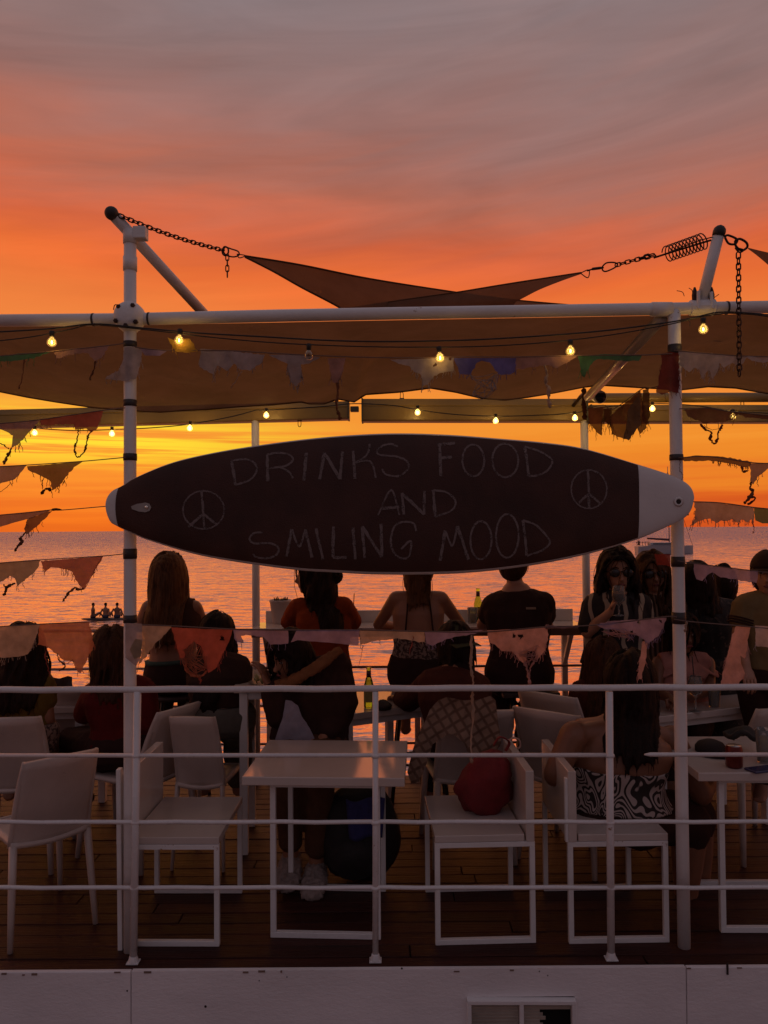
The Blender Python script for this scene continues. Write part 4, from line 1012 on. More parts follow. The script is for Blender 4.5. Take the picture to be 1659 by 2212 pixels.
b = bunting('rolled brown strip and torn mauve flag level with the surfboard tail', c5z, [(190, 1355), (450, 1345), (800, 1395), (1040, 1402)], BYF)
flag(b, c5z, [(205, 1352), (330, 1335), (560, 1345), (805, 1388), (770, 1440), (600, 1400), (420, 1380), (240, 1385)], 'brown', BYF, .008, fringe=30, fr_len=9)
flag(b, c5z, [(790, 1402), (1000, 1398), (1000, 1420), (930, 1450), (850, 1515), (812, 1580), (792, 1560)], 'mauve', BYF, fringe=4)
tail(b, c5z, [(795, 1560), (790, 1610), (815, 1640), (780, 1690), (735, 1735)], 'brown', BYF, .0055, 5); tail(b, c5z, [(800, 1680), (830, 1695), (775, 1745)], 'darkred', BYF, .004, 3); tail(b, c5z, [(715, 1430), (730, 1475), (760, 1465)], 'darkred', BYF, .004, 2)
tail(b, c5z, [(205, 1360), (200, 1450), (222, 1500), (215, 1540)], 'brown', BYF, .0016, 0)
b = bunting('tan fringed flag and green flag above the horizon at right', c5z, [(300, 1722), (540, 1732), (820, 1770), (1040, 1790)], BYF)
flag(b, c5z, [(318, 1722), (540, 1732), (820, 1768), (818, 1900), (790, 1870), (760, 1900), (720, 1870), (690, 1900), (640, 1870), (600, 1885), (550, 1880), (500, 1905), (450, 1865), (400, 1870), (290, 1925), (330, 1850)], 'cream', BYF, fringe=46, fr_len=11)
flag(b, c5z, [(820, 1772), (1000, 1785), (1000, 1905), (900, 1905), (835, 1880)], 'green', BYF)
tail(b, c5z, [(812, 1890), (820, 1960), (810, 1985)], 'red', BYF, .0018, 1)
b = bunting('lilac torn flag on the string running right from the taped post', c6b, [(300, 232), (520, 265), (1548, 395), (1900, 440)], BYF)
flag(b, c6b, [(520, 268), (1000, 330), (1405, 382), (1385, 540), (1150, 500), (900, 462), (780, 392), (700, 430), (640, 512), (562, 485), (530, 380)], 'lilac', BYF, fringe=12)
flag(b, cz5, [(1160, 148), (1395, 152), (1400, 335), (1330, 310), (1200, 312)], 'darkred', BYF)
b = bunting('long pink flag and white flag hanging right of the right post', c6b, [(250, 1040), (500, 1075), (1150, 1130), (1548, 1165), (1900, 1190)], BYF, .0026)
flag(b, c6b, [(1110, 1130), (1310, 1140), (1280, 1330), (1262, 1560), (1240, 1590), (1165, 1545), (1200, 1690), (1248, 1800), (1150, 1935), (960, 1945), (890, 1935), (930, 1720), (985, 1480), (1050, 1280)], 'pink', BYF, .02, fringe=12)
flag(b, c6b, [(1370, 1125), (1700, 1150), (1700, 1440), (1560, 1435), (1372, 1405)], 'white', BYF, fringe=6)
tail(b, c6b, [(420, 1080), (410, 1140), (400, 1220)], 'cream', BYF, .004, 3)
# ------------------------------------------------------------------ low bench chairs by the railing
def bench_chair(label, x, y, flip, rz=0.0):
    """square-tube frame, plank seat, slab back on one side; local +x is the way the sitter faces"""
    t = thing('lounge_chair', label, 'chair', (0, 0, 0), 'low white chairs behind the front railing')
    s = .022; hx, hy, sz = .215, .25, .43
    for k, yy in enumerate((-hy + s / 2, hy - s / 2)):
        fr = MB()
        fr.bar((-hx, yy, s / 2), (hx, yy, s / 2), s, s); fr.bar((-hx, yy, sz - s / 2), (hx, yy, sz - s / 2), s, s)
        fr.bar((-hx + s / 2, yy, s), (-hx + s / 2, yy, sz - s), s, s, up=(0, 1, 0)); fr.bar((hx - s / 2, yy, s), (hx - s / 2, yy, sz - s), s, s, up=(0, 1, 0))
        fr.build('leg_frame', WHITE, t, bevel=.002)
    for xx in (-hx + .03, hx - .03): MB().bar((xx, -hy + s, sz - s / 2 - .001), (xx, hy - s, sz - s / 2 - .001), s * .9, s * .8).build('side_bar', WHITE, t)
    MB().box((.0225, 0, sz + .016), (2 * hx - .045, 2 * hy, .030)).build('seat', TABLE, t, bevel=.003)
    MB().box((-hx + .020, 0, sz + .150), (.036, 2 * hy + .006, .300)).build('backrest', TABLE, t, bevel=.003)
    MB().bar((-hx - .004, -hy + .01, sz), (-hx - .004, -hy + .01, sz + .27), .012, .022, up=(0, 1, 0)).build('back_bracket', WHITE, t, bevel=.002)
    t.location = (x, y, 0); t.rotation_euler = (0, 0, (math.pi if flip else 0) + rz); return t
bench_chair('low white chair facing right at the left side of the front table', -.925, 3.565, False, R(-1))
bench_chair('low white chair with a red bag on its seat', .412, 3.565, True, R(2))
bench_chair('low white chair under the woman in the zebra print top', .985, 3.565, False, R(1))

def slab_table(name, label, c, wx, wy, h, rz, loops=True, group='white square tables'):
    t = thing(name, label, 'table', (0, 0, 0), group); s = .024
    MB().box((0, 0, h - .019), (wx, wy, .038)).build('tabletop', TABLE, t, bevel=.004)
    if loops:
        for yy in (-wy / 2 + .07, wy / 2 - .07):
            fr = MB(); a = wx / 2 - .11; zt2 = h - .040
            fr.bar((-a, yy, s / 2), (a, yy, s / 2), s, s); fr.bar((-a, yy, zt2 - s / 2), (a, yy, zt2 - s / 2), s, s)
            for sx2 in (-1, 1): fr.bar((sx2 * (a - s / 2), yy, s), (sx2 * (a - s / 2), yy, zt2 - s), s, s, up=(0, 1, 0))
            fr.build('leg_frame', WHITE, t, bevel=.002)
    else:
        for sx2 in (-1, 1):
            for sy2 in (-1, 1):
                MB().bar((sx2 * (wx / 2 - .05), sy2 * (wy / 2 - .05), 0), (sx2 * (wx / 2 - .05), sy2 * (wy / 2 - .05), h - .04), .045, .045, up=(0, 1, 0)).build('leg', WHITE, t, bevel=.003)
        MB().box((0, 0, h - .06), (wx - .08, wy - .08, .045)).build('apron', WHITE, t, bevel=.002)
    t.location = (c[0], c[1], 0); t.rotation_euler = (0, 0, rz); return t
slab_table('table', 'empty white square table behind the railing reflecting the sunset', (-.255, 3.60), .70, .58, .712, R(-3))
slab_table('table', 'white table with a can and glasses at the right edge behind the railing', (1.70, 3.62), .70, .58, .712, R(-1))
def table_edge(label, a, b, depth):
    d = (b - a); rz = math.atan2(d.y, d.x); n = Vector((-d.y, d.x, 0)).normalized(); c = (a + b) / 2 + n * (depth / 2)
    return slab_table('table', label, (c.x, c.y), d.length, depth, .72, rz, False)
table_edge('wooden edged table holding the green bottle in the middle of the deck', PZ(742, 1552, .70), PZ(946, 1526, .70), .60)
tA = PZ(1424, 1552, .71); tB = PZ(1680, 1522, .71)
table_edge('slanted table with the stemmed glass and tumblers behind the right post', tA, tB, .45)
table_edge('small table beside the dark red seated person at left', PZ(20, 1536, .70), PZ(184, 1534, .70), .5)

# ------------------------------------------------------------------ moulded resin chairs
def resin_chair():
    t = thing('resin_chair', 'x', 'chair', (0, 0, 0), 'white moulded resin chairs')
    def seat(u, v):
        x = (u - .5) * lerp(.40, .43, v); y = -.21 + .43 * v
        return Vector((x, y, .445 - .018 * math.sin(math.pi * u) * (1 - .6 * v) - .02 * max(0, v - .85) * 6))
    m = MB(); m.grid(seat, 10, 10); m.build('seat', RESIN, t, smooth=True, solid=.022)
    def back(u, v):
        w = lerp(.40, .37, v); x = (u - .5) * w; bow = .045 * (1 - (2 * u - 1) ** 2)
        y = -.195 - .10 * v - .05 * v * v - bow * (.35 + .65 * v) + .02; top = .012 * math.cos(math.pi * (u - .5))
        return Vector((x, y, .43 + .40 * v + (top if v > .95 else 0)))
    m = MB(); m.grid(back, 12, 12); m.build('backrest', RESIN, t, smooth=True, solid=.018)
    for sx2 in (-1, 1):
        pts = [back((sx2 + 1) / 2, k / 8) + Vector((-sx2 * .004, .004, 0)) for k in range(9)]
        MB().tube(pts, [.016] * 6 + [.015, .013, .011], 8).build('side_rib', RESIN, t, smooth=True)
        for sy2 in (-1, 1):
            a = Vector((sx2 * .188, sy2 * .19, .44)); b = Vector((sx2 * .215, sy2 * .235, 0.0))
            MB().tube([a, a.lerp(b, .5), b], [(.024, .020), (.020, .018), (.015, .014)], 10).build('leg', RESIN, t, smooth=True)
    MB().box((0, .205, .425), (.37, .014, .04)).build('apron', RESIN, t, bevel=.003)
    return t
proto = resin_chair(); first_chair = True
def place_chair(label, x, y, deg, s=1.0):
    global first_chair
    o = proto if first_chair else copy_tree(proto); first_chair = False
    o.location = (x, y, 0); o.rotation_euler = (0, 0, R(deg)); o.scale = (s, s, s); o['label'] = label; return o
place_chair('empty white resin chair nearest the railing at the left edge', -1.60, 3.56, 42, .95).scale = (.84, .95, .97)
place_chair('white resin chair under the olive clad person at the left edge', -1.98, 4.22, 8)
place_chair('white resin chair turned left under the person in dark red', -1.37, 4.30, 62)
place_chair("white resin chair, narrow and seen from behind under the grey trousers", -.965, 4.26, -5, .98).scale = (.64, .92, .98)
place_chair('white resin chair draped with a checked cloth', .44, 4.30, 6)
place_chair('empty white resin chair between the zebra top and the checked cloth', 1.02, 4.22, -38)
place_chair('white resin chair under the brown haired woman left of the striped dress', 1.13, 4.62, -42)
place_chair('white resin chair behind the can on the front right table', 2.02, 4.32, 12)
place_chair('white resin chair with a dark jacket over its back at left', -1.88, 4.98, 2)

# ------------------------------------------------------------------ bar stools
STOOLM = pm('stool_dark', (.03, .02, .018), .5); STOOLT = pm('stool_seat', (.05, .03, .025), .6)
def stool(label, x, y, h=.70, sq=False):
    t = thing('bar_stool', label, 'stool', (x, y, 0), 'bar stools at the counter')
    if sq: MB().box((x, y, h - .016), (.36, .34, .032)).build('seat', STOOLT, t, bevel=.006)
    else: MB().lathe([(.10, -.04), (.165, -.03), (.17, -.008), (.15, 0)], (x, y, h), 20).build('seat', STOOLT, t, smooth=True)
    for sx2 in (-1, 1):
        for sy2 in (-1, 1): MB().tube([(x + sx2 * .11, y + sy2 * .11, h - .03), (x + sx2 * .18, y + sy2 * .18, 0)], .012, 8).build('leg', STOOLM, t, smooth=True)
    ring = [(x + .152 * math.cos(a), y + .152 * math.sin(a) , .28) for a in [2 * math.pi * i / 20 for i in range(21)]]
    MB().tube(ring, .008, 6).build('foot_ring', STOOLM, t, smooth=True); return t
SX = {}
for key, px, lab in (('a', 376, 'bar stool under the long haired blonde woman'), ('b', 700, 'bar stool under the person in the orange top'), ('c', 900, 'bar stool under the woman in the floral top')):
    SX[key] = (px - 829.5) / FPX * 5.0; stool(lab, SX[key], 5.02, .72)
SX['d'] = (1135 - 829.5) / FPX * 5.0; stool('square seated bar stool under the man in black', SX['d'], 5.02, .735, True)

# ------------------------------------------------------------------ things on tables, counter, chairs and deck
def glassm(name, col, rough=.03, ior=1.45, trans=1.0):
    m = bpy.data.materials.new(name); m.use_nodes = True; b = bsdf(m)
    b.inputs['Base Color'].default_value = tuple(col) + (1,); b.inputs['Roughness'].default_value = rough
    b.inputs['Transmission Weight'].default_value = trans; b.inputs['IOR'].default_value = ior; return m
GLASS = glassm('clear_glass', (.97, .94, .90), .02, 1.15, .86); GREENG = glassm('green_glass', (.42, .72, .08), .04, 1.2); DRINK = glassm('amber_drink', (.9, .48, .12), .05, 1.1, .35)
BEER = glassm('pale_beer', (.85, .60, .14), .05, 1.1, .4); FOIL = pm('neck_foil', (.10, .02, .03), .35); PAPER = pm('bottle_label', (.35, .30, .10), .6)
def bottle(label, base, h=.235, r=.030):
    t = thing('bottle', label, 'bottle', tuple(base), 'green bottles'); k = h / .235
    MB().lathe([(r * .9, 0), (r, .006), (r, .125 * k), (r * .75, .155 * k), (.0135, .185 * k), (.0125, .225 * k), (.0145, .227 * k), (.0145, h)], base, 18).build('glass', GREENG, t, smooth=True)
    MB().lathe([(.0142, .178 * k), (.0136, .215 * k)], base, 16).build('neck_foil', FOIL, t, smooth=True)
    MB().lathe([(r + .0008, .035 * k), (r + .0008, .10 * k)], base, 18, close=False).build('paper_label', PAPER, t, smooth=True); return t
def tumbler(label, base, h=.095, r=.036, fill=.6, liq=None, straw=None):
    t = thing('glass', label, 'glass', tuple(base), 'glasses on the tables')
    MB().lathe([(r * .80, 0), (r, h), (r - .0025, h), (r * .80 - .0025, .006), (.001, .006)], base, 18, close=False).build('bowl', GLASS, t, smooth=True)
    if liq: MB().lathe([(r * .80 - .004, .0075), (r * .80 + (r * .2) * fill - .0045, h * fill), (.001, h * fill)], base, 16).build('drink', liq, t, smooth=True)
    if straw: MB().tube([Vector(base) + Vector((0, 0, .01)), Vector(base) + Vector(straw)], .0035, 6).build('straw', post_tape, t, smooth=True)
    return t
def wineglass(label, base, h=.19, liq=DRINK, straw=None, stem=.075, r=.040):
    t = thing('wine_glass', label, 'glass', tuple(base), 'stemmed glasses')
    prof = [(.034, 0), (.033, .003), (.006, .008), (.0045, stem - .01), (.012, stem), (r * .85, stem + .025), (r, stem + .055), (r * .78, h), (r * .78 - .002, h), (r - .002, stem + .055), (r * .85 - .002, stem + .027), (.001, stem + .006)]
    MB().lathe(prof, base, 20, close=False).build('bowl', GLASS, t, smooth=True)
    MB().lathe([(.001, stem + .008), (r * .85 - .004, stem + .030), (r - .004, stem + .055), (r * .97 - .004, stem + .066), (.001, stem + .066)], base, 18, close=False).build('drink', liq, t, smooth=True)
    if straw: MB().tube([Vector(base) + Vector((0, 0, stem + .02)), Vector(base) + Vector(straw)], .003, 6).build('straw', post_tape, t, smooth=True)
    return t
bottle('green bottle with a dark neck standing on the middle table', PZ(797, 1528, .72))
bottle('green bottle standing on the bar counter beside the man in black', PZ(1033, 1343, 1.10), .24)
tumbler('half full beer glass on the bar counter beside the green bottle', PZ(1021, 1346, 1.10), .11, .038, .62, BEER)
tumbler('clear glass with a dark straw on the bar counter by the orange top', PZ(762, 1345, 1.10), .10, .036, .3, None, (.012, 0, .21))
tumbler('low clear tumbler at the left end of the middle table', PZ(757, 1536, .72), .075, .036, .3, None)
wineglass('stemmed glass with a black straw on the slanted table at right', PZ(1503, 1537, .72), .20, DRINK, (-.012, .01, .31), .085, .042)
tumbler('tumbler of pale drink beside the stemmed glass', PZ(1543, 1527, .72), .12, .036, .75, BEER, (.02, .0, .16))
tumbler('tall glass of beer cut by the right edge of the picture', PZ(1652, 1647, .712), .15, .038, .6, BEER)
# ashtray, can, phone, dark cloth on the tables
q = PZ(827, 1531, .72); MB().lathe([(.05, 0), (.055, .02), (.045, .03), (.02, .05), (.001, .055)], q, 14).build('leather_purse', pm('purse_dark', (.03, .014, .012), .6), None, smooth=True, label='small dark purse beside the green bottle on the middle table', cat='purse')
q = PZ(1586, 1657, .712); cn_ = thing('drink_can', 'dark red can on the front right table', 'can', tuple(q))
MB().lathe([(.030, 0), (.036, .008), (.036, .082), (.031, .092), (.031, .095)], q, 18).build('body', pm('can_red', (.13, .018, .014), .3, .15, 20, metal=.5), cn_, smooth=True)
MB().lathe([(.0305, .0935), (.0300, .0965)], q, 18).build('lid', pm('can_lid', (.5, .45, .42), .3, metal=1.0), cn_, smooth=True)
q = PZ(1607, 1625, .712)
lm_ = MB(); lm_.grid(lambda u, v: q + Vector(((u - .5) * .15, (v - .5) * .10, .10 + .02 * math.sin(u * 7) * math.cos(v * 5) - .05 * abs(u - .5))), 12, 8)
lm_.build('dark_scarf', pm('scarf_dark', (.02, .016, .014), .8), None, smooth=True, solid=.02, label='dark crumpled cloth lying behind the red can', cat='scarf')
q = PZ(1535, 1622, .712); cap_t = thing('cap', 'dark cap lying on the front right table beside the elbow', 'cap', tuple(q))
MB().lathe([(.070, 0), (.070, .02), (.056, .04), (.026, .052), (.001, .054)], q, 18).build('crown', pm('cap_cloth', (.022, .012, .010), .85), cap_t, smooth=True)
MB().grid(lambda u, v: q + Vector(((u - .5) * .15, -.07 - .07 * v * (1 - (2 * u - 1) ** 2 * .5), .008)), 10, 4).build('brim', MATS['cap_cloth'], cap_t, smooth=True, solid=.004)
q = PZ(1648, 1664, .712); MB().box(q + Vector((0, 0, .005)), (.14, .07, .009), Matrix.Rotation(.3, 3, 'Z')).build('phone', pm('phone_blue', (.03, .03, .09), .15), None, bevel=.003, label='dark blue phone on the front right table at the edge', cat='phone')
# plant pot on the counter
q = PZ(606, 1346, 1.10); pt = thing('potted_plant', 'small succulent in a tall white pot on the bar counter', 'plant', tuple(q))
MB().lathe([(.052, 0), (.058, .01), (.075, .150), (.080, .152), (.080, .168), (.072, .168), (.070, .14), (.001, .14)], q, 22, close=False).build('pot', pm('pot_white', (.55, .48, .45), .6), pt, smooth=True)
MB().lathe([(.001, .150), (.068, .145)], q, 18, close=False).build('soil', JOIST, pt)
LEAF = pm('succulent', (.05, .06, .03), .5)
rnd = random.Random(4)
for i in range(26):
    a = rnd.uniform(0, 6.28); rr = rnd.uniform(0, .055); p0 = q + Vector((rr * math.cos(a), rr * math.sin(a), .145)); d = Vector((math.cos(a) * .4, math.sin(a) * .4, 1)).normalized() * rnd.uniform(.02, .055)
    MB().tube([p0, p0 + d * .6, p0 + d], [.005, .007, .001], 6).build('leaf', LEAF, pt, smooth=True)
# red bag on the low chair
def lump(c, r, amp, sc, seed, nu=36, nv=24, shape=None):
    mb = MB(); mb.ball((0, 0, 0), 1.0, nu, nv); out = []
    for v in mb.v:
        k = 1 + amp * mnoise.noise(v * sc + Vector((seed, seed, seed))) + .4 * amp * mnoise.noise(v * sc * 2.7 + Vector((seed, 0, seed)))
        w = Vector((v.x * r[0] * k, v.y * r[1] * k, v.z * r[2] * k))
        if shape: w = shape(v, w)
        out.append(Vector(c) + w)
    mb.v = out; return mb
REDB = pm('red_canvas', (.16, .008, .010), .8, .15, 10, bump=.4, bscale=120)
c = P(1046, 1690, 3.60); c.z = .448 + .145
rb_ = thing('red_bag', 'soft dark red bag slumped on the low chair', 'bag', (c.x, c.y, .448))
lump(c, (.135, .11, .150), .22, 1.6, 3.3, shape=lambda v, w: Vector((w.x * (1 - .25 * max(0, v.z)) + .05 * max(0, v.z), w.y, max(w.z, -.142)))).build('body', REDB, rb_, smooth=True)
MB().tube(spline([P(1066, 1610, 3.62), P(1080, 1592, 3.62), P(1100, 1603, 3.63), P(1092, 1622, 3.62)], 6), [(.016, .004)] * 19, 8).build('strap', REDB, rb_, smooth=True)
MB().tube(spline([P(1098, 1602, 3.72), P(1108, 1594, 3.72), P(1121, 1598, 3.72), P(1124, 1612, 3.72), P(1116, 1618, 3.72)], 6), [(.012, .004)] * 25, 8).build('handle', pm('pink_strap', (.45, .28, .24), .6), rb_, smooth=True)
# backpack under the table
BPK = pm('black_nylon', (.010, .007, .007), .7, .2, 12, bump=.3, bscale=90)
c = Vector(((772 - 829.5) / FPX * 3.92, 3.95, .235))
bp_ = thing('backpack', 'large black backpack with a blue towel under the front table', 'backpack', (c.x, c.y, 0))
lump(c, (.20, .14, .232), .12, 1.3, 7.1, shape=lambda v, w: Vector((math.copysign(abs(w.x / .20) ** .75 * .20, w.x), math.copysign(abs(w.y / .14) ** .75 * .14, w.y), max(w.z, -.232)))).build('body', BPK, bp_, smooth=True)
lump(c + Vector((-.02, -.115, -.08)), (.13, .06, .11), .1, 1.5, 2.2).build('front_pocket', BPK, bp_, smooth=True)
bl = MB(); bl.grid(lambda u, v: c + Vector((-.06 + .19 * u - .03 * v * (u - .5), -.165 - .010 * math.sin(u * 9), .22 - .19 * v - .012 * math.sin(u * 6))), 14, 10)
bl.build('towel', pm('blue_towel', (.035, .035, .14), .9, .2, 30, bump=.5, bscale=200), bp_, smooth=True, solid=.006)
# checked cloth over a chair back
def check_mat():
    m = bpy.data.materials.new('checked_cloth'); m.use_nodes = True; t = m.node_tree; g = G(t); b = bsdf(m)
    tc = g.n('ShaderNodeTexCoord'); s_ = g.n('ShaderNodeSeparateXYZ'); g.l(tc.outputs['Object'], s_.inputs[0])
    a = g.m('ADD', g.m('MULTIPLY', s_.outputs[0], .85), g.m('MULTIPLY', s_.outputs[2], .5)); c_ = g.m('SUBTRACT', g.m('MULTIPLY', s_.outputs[2], .85), g.m('MULTIPLY', s_.outputs[0], .5))
    def line(v): return g.smooth(g.m('ABSOLUTE', g.m('SUBTRACT', g.m('FRACT', g.m('MULTIPLY', v, 21.0)), .5)), .30, .42)
    k = g.m('MAXIMUM', line(a), line(c_)); nz = g.noise(tc.outputs['Object'], 30, 4, .6)
    base = g.mix(k, (.30, .20, .14, 1), (.12, .065, .042, 1)); base = g.mix(g.m('MULTIPLY', nz, .5), base, (.2, .12, .08, 1))
    g.l(base, b.inputs['Base Color']); b.inputs['Roughness'].default_value = .9; return m
CHK = check_mat(); FLG['check'] = CHK
ck = thing('checked_shawl', 'pale checked shawl draped over a chair back in the middle', 'shawl', tuple(P(1000, 1600, 3.9)))
flag(ck, ident, [(948, 1512), (965, 1506), (1000, 1513), (1030, 1512), (1060, 1503), (1070, 1512), (1076, 1560), (1082, 1605), (1070, 1630), (1045, 1625), (1015, 1640), (1003, 1605), (985, 1590), (968, 1585), (952, 1600), (935, 1610), (922, 1650), (905, 1690), (888, 1695), (880, 1670), (892, 1620), (912, 1570), (928, 1535)], 'check', 3.885, .035)
# dark jacket over the far left chair, blue-ish folded cloth, grey bag
FLG['jacket'] = pm('jacket_dark', (.04, .022, .018), .9)
jk = thing('jacket', 'dark jacket hung over the chair back at left', 'jacket', tuple(P(140, 1470, 4.75)))
flag(jk, ident, [(97, 1470), (112, 1462), (128, 1466), (146, 1460), (156, 1462), (161, 1482), (158, 1500), (134, 1512), (108, 1506), (98, 1496)], 'jacket', 4.74, .04)
# pale leafy dish held at the table behind the low chair
q = P(572, 1478, 4.25); pl = thing('salad_plate', 'plate with pale leaves on the table beside the dark jacket', 'plate', tuple(q))
MB().lathe([(.05, 0), (.085, .010), (.09, .014), (.05, .006)], q, 20).build('plate', pm('plate_dark', (.16, .12, .08), .4), pl, smooth=True)
for i in range(14):
    a = rnd.uniform(0, 6.28); p0 = q + Vector((.05 * math.cos(a), .05 * math.sin(a), .012)); d = Vector((math.cos(a) * .5, math.sin(a) * .5, .8)) * rnd.uniform(.02, .05)
    MB().tube([p0, p0 + d * .5, p0 + d], [(.004, .002), (.012, .002), (.002, .001)], 6).build('leaf', pm('pale_leaf', (.40, .36, .16), .6), pl, smooth=True)
# parapet table for the plate
slab_table('table', 'low table with the salad plate between the seated guests', (q.x + .0, 4.46), .36, .5, q.z, R(4), False)
# lamp / camera hung at the far right post
q = P(1297, 858, 5.0); cm = thing('cctv_camera', 'small white round camera mounted near the far right post', 'camera', tuple(q))
MB().tube([q + Vector((0, .10, .03)), q], .042, 16).build('housing', WHITE, cm, smooth=True); MB().tube([q + Vector((0, .002, 0)), q + Vector((0, -.008, 0))], [.036, .036], 16).build('lens', pm('lens_black', (.01, .01, .01), .1), cm, smooth=True)
MB().tube([q + Vector((0, .05, .03)), q + Vector((-.05, .3, .06)), q + Vector((-.08, .45, .0))], .012, 8).build('arm', BLACKM, cm, smooth=True)
# ------------------------------------------------------------------ people
DG = None
def remesh(mb, voxel, smooth_it=3, wob=0.0, wsc=20.0, seed=0.0):
    """fuse closed shells into one continuous skin; returns verts, faces in world space"""
    me = bpy.data.meshes.new('tmp'); me.from_pydata(mb.v, [], mb.f)
    bm = bmesh.new(); bm.from_mesh(me); bmesh.ops.recalc_face_normals(bm, faces=bm.faces); bm.to_mesh(me); bm.free()
    o = bpy.data.objects.new('tmp', me); COL.objects.link(o)
    md = o.modifiers.new('r', 'REMESH'); md.mode = 'VOXEL'; md.voxel_size = voxel; md.use_smooth_shade = True
    if smooth_it: ms = o.modifiers.new('s', 'SMOOTH'); ms.factor = .5; ms.iterations = smooth_it
    dg = bpy.context.evaluated_depsgraph_get(); ev = o.evaluated_get(dg); em = ev.to_mesh()
    vs = [v.co.copy() for v in em.vertices]; ns = [v.normal.copy() for v in em.vertices] if wob else None
    fs = [tuple(p.vertices) for p in em.polygons]; ev.to_mesh_clear()
    if wob:
        for i, v in enumerate(vs):
            q = Vector((v.x * wsc, v.y * wsc, v.z * wsc * .45 + seed))
            vs[i] = v + ns[i] * (wob * mnoise.noise(q) + .5 * wob * mnoise.noise(q * 2.3))
    bpy.data.objects.remove(o); bpy.data.meshes.remove(me)
    r = MB(); r.v = vs; r.f = fs; r.mi = [0] * len(fs); return r

def V(j, Y0):
    if j is None: return None
    return P(j[0], j[1], j[2] if len(j) > 2 else Y0)
SKIN = {'tan': pm('skin_tan', (.30, .135, .075), .5, .10, 12), 'pale': pm('skin_pale', (.38, .19, .12), .5, .10, 12), 'brown': pm('skin_brown', (.20, .085, .045), .5, .10, 12)}
HAIR = {'blonde': pm('hair_blonde', (.15, .062, .024), .45, .55, 1.0, stretch=(150, 150, 6), bump=.8, bscale=1.0, spec=.22, trans=.36), 'brown': pm('hair_brown', (.085, .033, .015), .55, .5, 1.0, stretch=(150, 150, 6), bump=.8, bscale=1.0, spec=.22, trans=.36), 'black': pm('hair_black', (.020, .009, .007), .55, .5, 1.0, stretch=(150, 150, 6), bump=.8, bscale=1.0, spec=.22, trans=.36), 'dark': pm('hair_dark', (.036, .016, .010), .55, .5, 1.0, stretch=(150, 150, 6), bump=.8, bscale=1.0, spec=.22, trans=.36)}
def cloth(name, col, **k): return pm('cloth_' + name, col, .85, .16, 14, bump=.5, bscale=240, spec=.15, **k)

